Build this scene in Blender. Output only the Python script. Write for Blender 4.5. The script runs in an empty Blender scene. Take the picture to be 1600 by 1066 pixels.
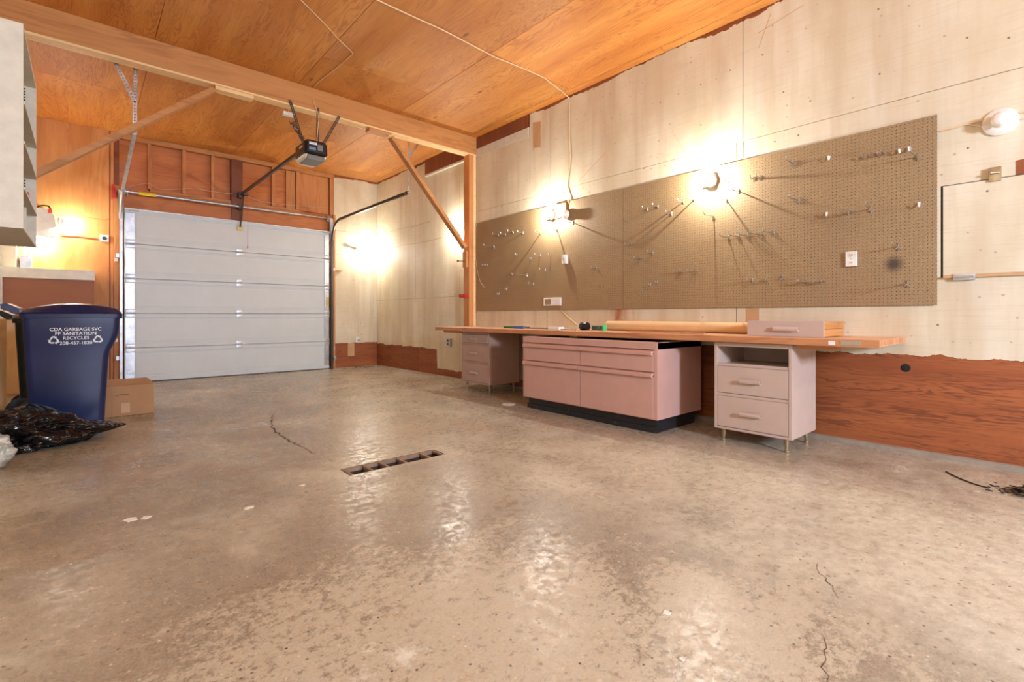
import bpy, bmesh, math, random
from mathutils import Vector, noise, Matrix
random.seed(7)
S = bpy.context.scene
PI = math.pi
# ------------------------------------------------------------------ camera, world, light, exposure
F, CX, HY, H = 757.0, 800.0, 494.0, 1.0          # focal length in px, centre, horizon row, eye height
YAW = math.radians(41.5)
cd = bpy.data.cameras.new('camera'); cam = bpy.data.objects.new('camera', cd); S.collection.objects.link(cam)
cam.location = (0, 0, H); cam.rotation_euler = (PI/2, 0, -YAW)
cd.sensor_width = 36; cd.lens = 36*F/1600; cd.shift_y = (HY-533)/1600; cd.clip_start = .02
S.camera = cam
S.view_settings.view_transform = 'Standard'; S.view_settings.look = 'None'
S.view_settings.gamma = 1; S.view_settings.use_curve_mapping = False
S.view_settings.exposure = 0.84
w = bpy.data.worlds.new('world'); S.world = w; w.use_nodes = True
w.node_tree.nodes['Background'].inputs[0].default_value = (.75, .85, 1, 1)
w.node_tree.nodes['Background'].inputs[1].default_value = .6
S.cycles.use_denoising = True
S.cycles.max_bounces = 10; S.cycles.diffuse_bounces = 6
S.cycles.sample_clamp_indirect = 6
BULB = 26.0                                       # watts of light from the filament of a lit bulb
BULB_COL = (1, .95, .87)
def area(name, loc, target, sx, sy, power, col):
    l = bpy.data.lights.new(name, 'AREA'); l.shape = 'RECTANGLE'; l.size = sx; l.size_y = sy; l.energy = power; l.color = col
    o = bpy.data.objects.new(name, l); S.collection.objects.link(o); o.location = loc
    o.rotation_euler = (Vector(target)-Vector(loc)).to_track_quat('-Z', 'Y').to_euler(); return o
# daylight through the window behind the camera
area('window_daylight', (1.5, -3.90, 2.1), (3.4, 2.5, .7), .6, .6, 230, (.66, .77, 1))

WX, BY, CZ, LX, NY = 4.52, 9.29, 3.737, -.80, -4.0   # right wall, back wall, ceiling, left wall, near wall

# ------------------------------------------------------------------ materials
MATS = {}
class NT:
    def __init__(s, name):
        s.m = bpy.data.materials.new(name); s.m.use_nodes = True; s.t = s.m.node_tree; s.b = s.t.nodes['Principled BSDF']
        MATS[name] = s.m
        s.tc = s.t.nodes.new('ShaderNodeTexCoord'); s.P = s.tc.outputs['Object']
    def n(s, typ, **kw):
        nd = s.t.nodes.new(typ)
        for k, v in kw.items(): setattr(nd, k, v)
        return nd
    def put(s, sock, v):
        if hasattr(v, 'links') or isinstance(v, bpy.types.NodeSocket): s.t.links.new(v, sock)
        else: sock.default_value = v
    def map(s, scale=(1,1,1), loc=(0,0,0), rot=(0,0,0), src=None):
        m = s.n('ShaderNodeMapping'); s.put(m.inputs[0], src or s.P)
        m.inputs['Scale'].default_value = scale; m.inputs['Location'].default_value = loc; m.inputs['Rotation'].default_value = rot
        return m.outputs[0]
    def noise(s, vec, scale=1, detail=4, rough=.5, dist=0, col=False):
        t = s.n('ShaderNodeTexNoise'); s.put(t.inputs['Vector'], vec)
        t.inputs['Scale'].default_value = scale; t.inputs['Detail'].default_value = detail
        t.inputs['Roughness'].default_value = rough; t.inputs['Distortion'].default_value = dist
        return t.outputs['Color' if col else 'Fac']
    def voro(s, vec, scale=1, feature='F1', out='Distance', rnd=1, dim='3D'):
        t = s.n('ShaderNodeTexVoronoi', feature=feature, voronoi_dimensions=dim); s.put(t.inputs['Vector'], vec)
        t.inputs['Scale'].default_value = scale; t.inputs['Randomness'].default_value = rnd; return t.outputs[out]
    def math(s, op, a, b=0, c=None, clamp=False):
        m = s.n('ShaderNodeMath', operation=op); m.use_clamp = clamp
        s.put(m.inputs[0], a); s.put(m.inputs[1], b)
        if c is not None: s.put(m.inputs[2], c)
        return m.outputs[0]
    def step(s, v, lo, hi, a=0, b=1):
        m = s.n('ShaderNodeMapRange'); s.put(m.inputs[0], v); m.inputs[1].default_value = lo; m.inputs[2].default_value = hi
        m.inputs[3].default_value = a; m.inputs[4].default_value = b; return m.outputs[0]
    def mix(s, f, a, b, blend='MIX'):
        m = s.n('ShaderNodeMix', data_type='RGBA', blend_type=blend); s.put(m.inputs[0], f)
        for i, v in ((6, a), (7, b)): s.put(m.inputs[i], (*v, 1) if isinstance(v, tuple) and len(v) == 3 else v)
        return m.outputs[2]
    def xyz(s):
        n = s.n('ShaderNodeSeparateXYZ'); s.put(n.inputs[0], s.P); return n.outputs
    def comb(s, x=0, y=0, z=0):
        n = s.n('ShaderNodeCombineXYZ')
        for i, v in enumerate((x, y, z)): s.put(n.inputs[i], v)
        return n.outputs[0]
    def island(s):
        return s.n('ShaderNodeNewGeometry').outputs['Random Per Island']
    def bump(s, h, strength=.3, dist=.01):
        b = s.n('ShaderNodeBump'); s.put(b.inputs['Height'], h); b.inputs['Strength'].default_value = strength; b.inputs['Distance'].default_value = dist
        s.put(s.b.inputs['Normal'], b.outputs[0])
    def fin(s, col=None, rough=None, metal=None):
        if col is not None: s.put(s.b.inputs['Base Color'], (*col, 1) if isinstance(col, tuple) and len(col) == 3 else col)
        if rough is not None: s.put(s.b.inputs['Roughness'], rough)
        if metal is not None: s.put(s.b.inputs['Metallic'], metal)
        return s.m

def wood_color(n, c0, c1, c2, along=(0,1,0), lines=22, contrast=.55, shift=(0,0,0), st=(.42,3.0)):
    # rotary-cut veneer: contour lines of a stretched noise, plus fibres
    sc = tuple(st[0] if a else st[1] for a in along); fs = tuple(3 if a else 90 for a in along)
    isl = n.island()
    off = n.comb(n.math('MULTIPLY', isl, 37.0), n.math('MULTIPLY', isl, 19.0), n.math('MULTIPLY', isl, 53.0))
    va = n.n('ShaderNodeVectorMath', operation='ADD'); n.put(va.inputs[0], n.map(sc, shift)); n.put(va.inputs[1], off)
    f = n.noise(va.outputs[0], 1.0, 5, .52, .5)
    ln = n.math('SINE', n.math('MULTIPLY', f, lines*6.283))
    ln = n.math('MULTIPLY', n.step(ln, .0, 1.0), n.step(n.noise(va.outputs[0], 2.2, 4, .6), .35, .6))
    fib = n.noise(n.map(fs), 1.0, 3, .6)
    big = n.noise(va.outputs[0], 1.3, 3, .5)
    c = n.mix(n.step(big, .32, .68), c0, c1)
    c = n.mix(n.math('MULTIPLY', ln, contrast), c, c2)
    c = n.mix(n.step(fib, .45, .75, 0, .35), c, c2)
    tint = n.step(isl, 0, 1, .82, 1.12)
    hs = n.n('ShaderNodeHueSaturation'); n.put(hs.inputs['Color'], c); n.put(hs.inputs['Value'], tint)
    return hs.outputs[0], fib
def wood(name, c0, c1, c2, along=(0,1,0), lines=22, contrast=.55, rough=.55, knots=True, st=(.42,3.0)):
    n = NT(name); c, fib = wood_color(n, c0, c1, c2, along, lines, contrast, (0,0,0), st)
    if knots:
        v = n.voro(n.map(tuple(.9 if a else 2.3 for a in along)), 1.0)
        c = n.mix(n.step(v, .06, .02, 0, .75), c, tuple(k*.35 for k in c2))
    n.bump(fib, .15, .004); return n.fin(c, rough)

wood('ceiling_plywood', (.56,.20,.034), (.74,.33,.072), (.36,.10,.016), (0,1,0), 26, .58)
wood('back_plywood', (.60,.25,.065), (.74,.36,.11), (.46,.155,.035), (0,0,1), 10, .35)
wood('raw_plywood', (.27,.072,.02), (.36,.11,.032), (.12,.028,.009), (0,1,0), 24, .7, st=(.35,6))
wood('header_plywood', (.52,.17,.045), (.64,.25,.07), (.34,.10,.025), (1,0,0), 12, .5)
wood('fir_lumber_x', (.50,.215,.062), (.60,.285,.088), (.30,.11,.030), (1,0,0), 9, .5)
wood('fir_lumber_y', (.60,.27,.10), (.68,.34,.14), (.36,.12,.04), (0,1,0), 9, .5)
wood('fir_lumber_z', (.58,.235,.07), (.66,.30,.095), (.38,.13,.035), (0,0,1), 9, .5)
wood('dark_board', (.20,.06,.025), (.26,.08,.03), (.12,.035,.015), (0,0,1), 9, .4)
wood('pale_fir_x', (.84,.56,.25), (.90,.63,.31), (.66,.42,.19), (1,0,0), 9, .4, knots=False)
wood('benchtop_wood', (.62,.36,.20), (.72,.46,.28), (.45,.22,.11), (0,1,0), 14, .4, .5)
wood('bench_edge', (.56,.24,.10), (.62,.30,.13), (.32,.12,.045), (0,1,0), 12, .5, .5)
wood('brown_hardboard', (.33,.12,.045), (.36,.14,.055), (.28,.10,.035), (1,0,0), 4, .2, knots=False)
wood('pale_ply', (.72,.46,.22), (.78,.54,.28), (.55,.32,.14), (0,0,1), 8, .3)

def painted(name, along_y=True, bare=False):
    n = NT(name); X, Y, Z = n.xyz()
    U = Y if along_y else X
    st = n.noise(n.map((.4, 1.6, 1.1) if along_y else (1.6,.4,1.1)), 1, 5, .6)
    fib = n.noise(n.map((3,3,140)), 1, 3, .6); vert = n.noise(n.map((5,5,.4)), 1, 4, .55)
    c = n.mix(n.step(st, .38, .66), (.64,.565,.39), (.76,.705,.535))
    c = n.mix(n.step(vert, .46, .70, 0, .7), c, (.56,.45,.29)); c = n.mix(n.step(n.noise(n.map((4,4,.5),(7,7,7)), 1, 5, .6), .55, .72, 0, .6), c, (.72,.68,.56))
    c = n.mix(n.step(fib, .52, .74, 0, .4), c, (.52,.42,.27))
    uz = n.comb(U, Z, 0)
    v = n.voro(uz, 2.7, dim='2D')                               # nail heads and scars
    vc = n.voro(uz, 2.7, 'F1', 'Color', dim='2D'); c = n.mix(n.math('MULTIPLY', n.step(v, .024, .014, 0, .85), n.step(vc, .5, .55)), c, (.12,.08,.05))
    v2 = n.voro(n.map((7,7,7), (3,1,2), (0,0,0), uz), 1.0, dim='2D'); v3 = n.voro(n.map((7,7,7), (3,1,2), (0,0,0), uz), 1.0, 'F1', 'Color', dim='2D')
    c = n.mix(n.math('MULTIPLY', n.step(n.math('ADD', v2, n.step(n.noise(n.map((30,30,30)),1,2), .3, .7, -.03, .03)), .06, .03, 0, .6), n.step(v3, .62, .67)), c, (.36,.25,.15))
    wob = n.noise(n.map((4,4,4)), 1, 5, .65)
    scr = n.noise(n.map((2,2,14),(5,5,5)), 1, 4, .7, .6)
    c = n.mix(n.math('MULTIPLY', n.step(scr, .68, .72), n.step(n.noise(n.map((.7,.7,.7),(9,2,1)),1,2), .52, .6)), c, (.55,.33,.18))
    wc, wf = wood_color(n, (.26,.068,.018), (.36,.11,.03), (.11,.026,.009), (0,1,0) if along_y else (1,0,0), 22, .7, (0,0,0), (.4,6.5))
    # the paint's own edge: bottom of the coat
    zo = n.math('ADD', Z, n.step(wob, .3, .7, -.022, .022))
    if along_y:
        lim = n.math('ADD', n.step(U, 4.3, 4.32, .715, .11), n.step(U, 7.03, 7.05, 0, .33))
    else:
        lim = n.step(U, 0, .01, .47, .47)
    raw = n.math('LESS_THAN', zo, lim)
    top = n.math('GREATER_THAN', n.math('ADD', Z, n.step(n.noise(n.map((1.3,1.3,1.3),(4,4,4)), 1, 7, .7), .35, .7, -.05, .05)), CZ-.035)
    raw = n.math('MAXIMUM', raw, top)
    if along_y:                                                   # rust coloured drips above the bench
        dr = n.noise(n.map((20,9,3)), 1, 5, .6)
        def band(v, a, b, e=.02): return n.math('MULTIPLY', n.step(v, a-e, a+e), n.step(v, b+e, b-e))
        rust = n.math('MULTIPLY', band(U, 3.2, 3.38, .05), band(Z, .9, 1.1))
        rust = n.math('MAXIMUM', rust, n.math('MULTIPLY', band(U, 3.08, 3.11, .01), band(Z, .9, 1.1)))
        c = n.mix(n.math('MULTIPLY', rust, n.step(dr, .35, .6)), c, (.42,.15,.06))
    c = n.mix(raw, c, wc) if not bare else c
    n.bump(fib, .12, .003); return n.fin(c, .6)
painted('painted_plywood'); painted('painted_hatch', True, True); painted('painted_plywood_back', False)

def plain(name, col, rough=.5, metal=0, var=.08, scale=12, bump=0):
    n = NT(name); f = n.noise(n.map(), scale, 4, .6)
    c = n.mix(n.step(f, .3, .7), tuple(max(0,k*(1-var)) for k in col), tuple(min(1,k*(1+var)) for k in col))
    if bump: n.bump(f, bump, .004)
    return n.fin(c, rough, metal)
plain('white_drywall', (.66,.61,.49), .7)
plain('cabinet_white', (.68,.655,.54), .55)
plain('lamp_porcelain', (.78,.74,.66), .3)
plain('white_plastic', (.78,.77,.72), .4)
plain('grey_plastic', (.45,.45,.43), .5)
plain('galvanized', (.52,.54,.55), .38, .75, .25, 9)
plain('dark_steel', (.10,.085,.07), .4, .7)
plain('wire_steel', (.42,.40,.37), .35, .85)
plain('door_white', (.66,.735,.75), .42, 0, .03, 3)
plain('door_seal', (.03,.03,.03), .6)
plain('yellow_sticker', (.80,.62,.05), .6)
plain('brass_plate', (.55,.42,.16), .45, .5)
plain('red_plastic', (.65,.04,.02), .4)
plain('red_metal', (.45,.03,.02), .4)
plain('black_plastic', (.012,.012,.014), .28)
plain('black_gloss', (.012,.012,.013), .12)
plain('smoke_grey', (.18,.18,.17), .35)
plain('label_white', (.75,.75,.73), .5)
plain('label_blue', (.12,.25,.42), .4)
plain('lens_cream', (.80,.76,.62), .35)
plain('hole_dark', (.01,.01,.01), .9)
plain('cable_cream', (.74,.56,.34), .5)
plain('cable_white', (.66,.58,.46), .5)
plain('cardboard', (.42,.235,.11), .8, 0, .08, 5)
plain('cardboard_tape', (.55,.34,.17), .45)
plain('kraft_tube', (.68,.44,.21), .6, 0, .06, 6)
plain('tool_blue', (.03,.12,.42), .4); plain('tool_green', (.02,.12,.03), .4)
plain('bright_green', (.05,.50,.16), .5); plain('steel_rod', (.30,.32,.33), .3, .8)
plain('chrome', (.75,.74,.72), .2, 1); plain('brass_leg', (.42,.33,.20), .35, .7)
plain('dark_green_plastic', (.02,.035,.025), .4)
plain('book_red', (.5,.05,.04), .6); plain('book_black', (.03,.03,.03), .6); plain('book_blue', (.08,.14,.2), .6); plain('book_cream', (.6,.55,.45), .6)
plain('sole_concrete', (.27,.23,.17), .8, 0, .15, 14, .2)
plain('dark_debris', (.05,.035,.02), .85, 0, .5, 30, .6)
plain('drain_iron', (.30,.20,.13), .8, .2, .2, 20, .3); plain('drain_pit', (.05,.03,.02), .95, 0, .6, 40)
plain('flake_white', (.80,.76,.66), .8)
plain('crack_dark', (.07,.05,.035), .95)
def pink(name, col):
    n = NT(name); f = n.noise(n.map(), 7, 5, .6); g = n.noise(n.map((1,1,1),(3,3,3)), 26, 4, .7)
    c = n.mix(n.step(f, .35, .7), tuple(k*.93 for k in col), col)
    c = n.mix(n.step(g, .70, .76, 0, .5), c, (.36,.20,.15)); return n.fin(c, .42)
pink('pink_enamel', (.62,.37,.30)); pink('dusty_pink_enamel', (.56,.43,.355)); pink('tan_pink_enamel', (.46,.31,.245))
n = NT('black_base_paint'); g = n.noise(n.map((1,1,1)), 22, 5, .7)
n.fin(n.mix(n.step(g, .60, .72, 0, .6), (.015,.015,.017), (.20,.24,.28)), .45)
# pegboard: brown hardboard with a one inch grid of holes
n = NT('pegboard'); X, Y, Z = n.xyz(); q = .0254
fy = n.math('SUBTRACT', n.math('FRACT', n.math('DIVIDE', Y, q)), .5); fz = n.math('SUBTRACT', n.math('FRACT', n.math('DIVIDE', Z, q)), .5)
d = n.math('SQRT', n.math('ADD', n.math('MULTIPLY', fy, fy), n.math('MULTIPLY', fz, fz)))
sp = n.noise(n.map(), 160, 3, .7); bg = n.noise(n.map((1,.8,1)), 1.6, 4, .6)
c = n.mix(n.step(sp, .35, .65), (.235,.155,.070), (.42,.295,.150))
c = n.mix(n.step(bg, .35, .7, 0, .35), c, (.20,.125,.07))
sv = n.n('ShaderNodeVectorMath', operation='DISTANCE'); n.put(sv.inputs[0], n.P); sv.inputs[1].default_value = (4.5, .815, 1.385)
c = n.mix(n.step(sv.outputs['Value'], .075, .02, 0, .85), c, (.03,.025,.02))
c = n.mix(n.step(d, .15, .11, 0, .9), c, (.03,.02,.012)); n.fin(c, .62)
# bins, bag, door materials
n = NT('navy_plastic'); f = n.noise(n.map(), 3, 5, .6); scf = n.noise(n.map((3,3,30), (0,0,0), (0,.5,0)), 2, 5, .7)
c = n.mix(n.step(f, .35, .7), (.008,.014,.060), (.013,.023,.095)); c = n.mix(n.step(scf, .66, .8, 0, .35), c, (.06,.09,.20)); n.fin(c, .30)
n = NT('bin_print'); n.fin((.80,.82,.85), .5)
n = NT('black_bag'); f = n.noise(n.map((1,1,1.6)), 5, 1.2, .4, 2.6)
n.bump(f, .55, .06); n.fin((.004,.0035,.0045), .13)
n = NT('clear_bag'); f = n.noise(n.map((1,1,2)), 9, 5, .6, 1.2); n.bump(f, .9, .02)
n.fin(n.mix(n.step(f, .42, .58), (.34,.37,.33), (.72,.74,.68)), .28)
n = NT('kraft_brush'); n.fin((.06,.10,.06), .6)
# concrete floor
n = NT('concrete_floor'); X, Y, Z = n.xyz()
big = n.noise(n.map((1,1,1)), .55, 4, .55, .4); med = n.noise(n.map((1,1,1),(3,7,0)), 2.1, 8, .68, .5)
fine = n.noise(n.map(), 16, 8, .75); grain = n.noise(n.map(), 110, 4, .7)
tan, brn, gry, lgt = (.33,.265,.18), (.175,.125,.08), (.44,.405,.325), (.60,.55,.43)
xg = n.math('ADD', n.step(n.math('SUBTRACT', X, n.math('MULTIPLY', Y, .35)), -1.2, 2.0), n.step(big, .3, .7, -.4, .4))
c = n.mix(n.step(xg, 0, 1), tan, gry)
c = n.mix(n.step(med, .42, .72, 0, .75), c, brn)
c = n.mix(n.step(n.noise(n.map((1,1,1),(11,2,0)), 1.1, 7, .62, .6), .47, .66, 0, .75), c, lgt)
c = n.mix(n.step(n.noise(n.map((1,1,1),(1,22,0)), 1.7, 7, .66, .9), .56, .70, 0, .55), c, (.20,.15,.11))
rb = n.noise(n.map((1,1,1),(4,12,0)), .8, 5, .6); c = n.mix(n.step(rb, .56, .70, 0, .45), c, (.36,.19,.10))
def blob(cx, cy, r, soft=.6, wob=.35):
    v = n.n('ShaderNodeVectorMath', operation='DISTANCE'); n.put(v.inputs[0], n.P); v.inputs[1].default_value = (cx, cy, 0)
    dd = n.math('ADD', v.outputs['Value'], n.step(med, .3, .7, -wob, wob)); return n.step(dd, r, r*(1-soft))
c = n.mix(n.math('MULTIPLY', blob(1.0,1.35,1.25,.5), .8), c, (.185,.135,.092)); c = n.mix(n.math('MULTIPLY', blob(1.7,.45,.55,.5), .7), c, (.19,.135,.09)); c = n.mix(n.math('MULTIPLY', blob(2.75,.45,1.15,.7), .75), c, lgt)
c = n.mix(n.math('MULTIPLY', blob(2.9,1.6,1.0,.7), .4), c, lgt)
pm = n.math('MAXIMUM', blob(.95, 1.15, .85), n.math('MAXIMUM', blob(1.6, .75, .55), n.math('MULTIPLY', blob(.62,1.25,.8), .8)))
pn = n.noise(n.map((1,1.25,1),(0,3,5)), 24, 12, .84, .15)
peel = n.math('MULTIPLY', n.step(n.math('ADD', pn, n.math('MULTIPLY', pm, .12)), .54, .56), n.step(pm, .05, .3))
c = n.mix(n.math('MULTIPLY', peel, .85), c, n.mix(n.step(fine,.35,.65), (.40,.32,.22), (.66,.59,.46)))
pn2 = n.noise(n.map((1,1,1),(8,3,5)), 5, 9, .75, .4)
c = n.mix(n.step(pn2, .64, .67, 0, .5), c, (.60,.53,.42))
wh = n.noise(n.map((1,1,1),(2,9,5)), 2.3, 10, .78, .3); c = n.mix(n.step(wh, .63, .67, 0, .8), c, (.70,.68,.60))
v = n.voro(n.map((1,1,1)), 13, dim='2D'); vr = n.voro(n.map((1,1,1)), 13, 'F1', 'Color', dim='2D')
c = n.mix(n.math('MULTIPLY', n.step(n.math('ADD', v, n.step(fine,.3,.7,-.10,.10)), .15, .05, 0, .75), n.step(vr, .66, .70)), c, (.19,.14,.10))
v = n.voro(n.map((1,1,1),(5,5,5)), 31, dim='2D'); vr = n.voro(n.map((1,1,1),(5,5,5)), 31, 'F1', 'Color', dim='2D')
c = n.mix(n.math('MULTIPLY', n.step(v, .13, .10), n.step(vr, .75, .78)), c, (.62,.55,.45))
v = n.voro(n.map((1,1,1),(9,5,5)), 24, dim='2D'); vr = n.voro(n.map((1,1,1),(9,5,5)), 24, 'F1', 'Color', dim='2D')
c = n.mix(n.math('MULTIPLY', n.step(v, .12, .09), n.step(vr, .78, .80)), c, (.05,.035,.03))
c = n.mix(n.step(fine, .42, .66, 0, .5), c, (.15,.105,.07)); c = n.mix(n.step(grain, .4, .75, 0, .45), c, (.64,.56,.45)); c = n.mix(n.step(n.noise(n.map((1,1,1),(7,7,0)), 45, 6, .8), .58, .64, 0, .4), c, (.60,.52,.41))
r = n.math('ADD', n.step(n.noise(n.map((1,1,1),(6,1,2)), 3, 6, .6), .35, .65, .17, .32), n.step(n.noise(n.map((1,1,1),(2,5,2)), 22, 6, .75), .45, .6, 0, .25))
n.put(n.b.inputs['Roughness'], r); n.bump(n.math('ADD', fine, n.math('MULTIPLY', grain, .4)), .14, .005)
n.b.inputs['Specular IOR Level'].default_value = .55; n.fin(n.mix(1.0, c, (1.03,1.06,1.03), 'MULTIPLY'))
n = NT('bulb_glass_lit')                                  # clear glass glowing around its filament
tr_ = n.n('ShaderNodeBsdfTransparent'); em = n.n('ShaderNodeEmission'); em.inputs[0].default_value = (*BULB_COL, 1); em.inputs[1].default_value = 14
ad = n.n('ShaderNodeAddShader'); n.put(ad.inputs[0], tr_.outputs[0]); n.put(ad.inputs[1], em.outputs[0])
n.put(n.t.nodes['Material Output'].inputs['Surface'], ad.outputs[0])
plain('window_glass', (.7,.75,.8), .1)

# ------------------------------------------------------------------ mesh helpers (everything is given in metres in the room)
class MB:
    def __init__(s): s.v = []; s.f = []; s.mi = []; s.sm = []
    def add(s, vs, fs, mi=0, smooth=False):
        b = len(s.v); s.v += [tuple(v) for v in vs]
        for f in fs: s.f.append([b+i for i in f]); s.mi.append(mi); s.sm.append(smooth)
        return s
    def box(s, x0, x1, y0, y1, z0, z1, mi=0):
        x0,x1 = sorted((x0,x1)); y0,y1 = sorted((y0,y1)); z0,z1 = sorted((z0,z1))
        return s.add([(x0,y0,z0),(x1,y0,z0),(x1,y1,z0),(x0,y1,z0),(x0,y0,z1),(x1,y0,z1),(x1,y1,z1),(x0,y1,z1)],
              [(0,3,2,1),(4,5,6,7),(0,1,5,4),(1,2,6,5),(2,3,7,6),(3,0,4,7)], mi)
    def bbox(s, x0, x1, y0, y1, z0, z1, r=.006, mi=0):
        bm = bmesh.new(); bmesh.ops.create_cube(bm, size=1)
        for v in bm.verts: v.co = Vector(((x0+x1)/2+v.co.x*abs(x1-x0), (y0+y1)/2+v.co.y*abs(y1-y0), (z0+z1)/2+v.co.z*abs(z1-z0)))
        bmesh.ops.bevel(bm, geom=bm.edges[:], offset=r, segments=2, affect='EDGES', profile=.7)
        bm.verts.index_update(); s.add([v.co[:] for v in bm.verts], [[v.index for v in f.verts] for f in bm.faces], mi); bm.free(); return s
    def bar(s, a, b, wdt, hgt, up=(0,0,1), mi=0):           # a plank from a to b
        a, b = Vector(a), Vector(b); d = (b-a).normalized(); u = Vector(up); sd = d.cross(u).normalized(); u = sd.cross(d).normalized()
        vs = []
        for p in (a, b):
            for i, j in ((-1,-1),(1,-1),(1,1),(-1,1)): vs.append(p+sd*(i*wdt/2)+u*(j*hgt/2))
        return s.add(vs, [(0,1,2,3)[::-1],(4,5,6,7),(0,1,5,4),(1,2,6,5),(2,3,7,6),(3,0,4,7)], mi)
    def lathe(s, o, ax, prof, seg=20, mi=0, cap=True, smooth=True):    # prof: (distance along axis, radius)
        o = Vector(o); ax = Vector(ax).normalized(); t = Vector((0,0,1)) if abs(ax.z) < .9 else Vector((1,0,0))
        u = ax.cross(t).normalized(); w_ = ax.cross(u); vs = []; fs = []
        for d, r in prof:
            for k in range(seg): a = 2*PI*k/seg; vs.append(o+ax*d+(u*math.cos(a)+w_*math.sin(a))*max(r,1e-4))
        for i in range(len(prof)-1):
            for k in range(seg): fs.append((i*seg+k, i*seg+(k+1)%seg, (i+1)*seg+(k+1)%seg, (i+1)*seg+k))
        if cap: fs.append(tuple(range(seg))[::-1]); fs.append(tuple((len(prof)-1)*seg+k for k in range(seg)))
        return s.add(vs, fs, mi, smooth)
    def cyl(s, a, b, r, seg=14, mi=0):
        a, b = Vector(a), Vector(b); return s.lathe(a, b-a, [(0,r),((b-a).length,r)], seg, mi)
    def tube(s, pts, r, seg=8, mi=0, smooth_n=0):
        pts = [Vector(p) for p in pts]
        if smooth_n:
            q = []; P = [pts[0]]+pts+[pts[-1]]
            for i in range(1, len(P)-2):
                for k in range(smooth_n):
                    t = k/smooth_n; p0,p1,p2,p3 = P[i-1:i+3]
                    q.append(.5*((2*p1)+(p2-p0)*t+(2*p0-5*p1+4*p2-p3)*t*t+(3*p1-p0-3*p2+p3)*t**3))
            pts = q+[pts[-1]]
        vs = []; fs = []; up = Vector((0,0,1)); prev = None
        for i, p in enumerate(pts):
            d = (pts[min(i+1,len(pts)-1)]-pts[max(i-1,0)])
            d = d.normalized() if d.length > 1e-9 else Vector((0,0,1))
            if prev is None:
                t = up if abs(d.z) < .9 else Vector((1,0,0)); u = d.cross(t).normalized()
            else: u = (prev-d*prev.dot(d)); u = u.normalized() if u.length > 1e-6 else d.orthogonal().normalized()
            prev = u; w_ = d.cross(u)
            for k in range(seg): a = 2*PI*k/seg; vs.append(p+(u*math.cos(a)+w_*math.sin(a))*r)
        for i in range(len(pts)-1):
            for k in range(seg): fs.append((i*seg+k, (i+1)*seg+k, (i+1)*seg+(k+1)%seg, i*seg+(k+1)%seg))
        fs.append(tuple(range(seg))); fs.append(tuple((len(pts)-1)*seg+k for k in range(seg))[::-1])
        return s.add(vs, fs, mi, True)
    def prism(s, poly, lo, hi, axis='y', mi=0):            # poly in the two remaining coordinates
        n_ = len(poly)
        def mk(p, t): return (p[0], t, p[1]) if axis == 'y' else (t, p[0], p[1]) if axis == 'x' else (p[0], p[1], t)
        vs = [mk(p, lo) for p in poly]+[mk(p, hi) for p in poly]
        fs = [tuple(range(n_)), tuple(range(n_, 2*n_))[::-1]]+[(i, n_+i, n_+(i+1)%n_, (i+1)%n_) for i in range(n_)]
        return s.add(vs, fs, mi)
    def loft(s, secs, mi=0, seg=5, cap=True, smooth=True):  # secs: (z, x0, x1, y0, y1, corner radius)
        vs = []; fs = []; N = 4*(seg+1)
        for z, x0, x1, y0, y1, r in secs:
            for cx, cy, a0 in ((x1-r,y1-r,0),(x0+r,y1-r,PI/2),(x0+r,y0+r,PI),(x1-r,y0+r,1.5*PI)):
                for k in range(seg+1): a = a0+k*PI/2/seg; vs.append((cx+r*math.cos(a), cy+r*math.sin(a), z))
        for i in range(len(secs)-1):
            for k in range(N): fs.append((i*N+k, i*N+(k+1)%N, (i+1)*N+(k+1)%N, (i+1)*N+k))
        if cap: fs.append(tuple(range(N))[::-1]); fs.append(tuple((len(secs)-1)*N+k for k in range(N)))
        return s.add(vs, fs, mi, smooth)
    def strap(s, a, b, wdt, th=.003, up=(0,1,0), step=.03):   # perforated steel angle: two rails and the webs between the holes
        a, b = Vector(a), Vector(b); d = (b-a); L = d.length; d.normalize(); sd = d.cross(Vector(up)).normalized()
        for k in (-1, 1): s.bar(a+sd*k*wdt*.36, b+sd*k*wdt*.36, wdt*.28, th, up)
        nn = max(2, int(L/step))
        for i in range(nn+1):
            p = a+d*(L*i/nn); s.bar(p-sd*wdt*.3, p+sd*wdt*.3, step*.45, th*1.01, up)
        return s
    def build(s, name, mats, parent=None, autos=True):
        me = bpy.data.meshes.new(name); off = Vector(ORG.get(parent.name, (0,0,0))) if parent else Vector((0,0,0))
        me.from_pydata([Vector(v)-off for v in s.v], [], s.f); me.update()
        for m in ([mats] if isinstance(mats, str) else mats): me.materials.append(MATS[m])
        for p, m_, sm in zip(me.polygons, s.mi, s.sm): p.material_index = m_; p.use_smooth = sm
        if any(s.sm):
            try: me.set_sharp_from_angle(angle=math.radians(40))
            except Exception: pass
        bm = bmesh.new(); bm.from_mesh(me); bmesh.ops.recalc_face_normals(bm, faces=bm.faces[:]); bm.to_mesh(me); bm.free()
        o = bpy.data.objects.new(name, me); S.collection.objects.link(o)
        if parent: o.parent = parent; ORG[o.name] = ORG.get(parent.name, (0,0,0))
        return o
ORG = {}
def thing(name, label, cat, loc=(0,0,0), group=None):
    o = bpy.data.objects.new(name, None); S.collection.objects.link(o); o.location = loc; o.empty_display_size = .1
    ORG[o.name] = tuple(loc); return tag(o, label, cat, group)
def tag(o, label, cat, group=None):
    o['label'] = label; o['category'] = cat
    if group: o['group'] = group
    return o
def struct(o, label=None):
    o['kind'] = 'structure'
    if label: o['label'] = label
    return o
def ray(px, py):
    u = (px-CX)/F; return math.sin(YAW)+u*math.cos(YAW), math.cos(YAW)-u*math.sin(YAW), (HY-py)/F
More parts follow.
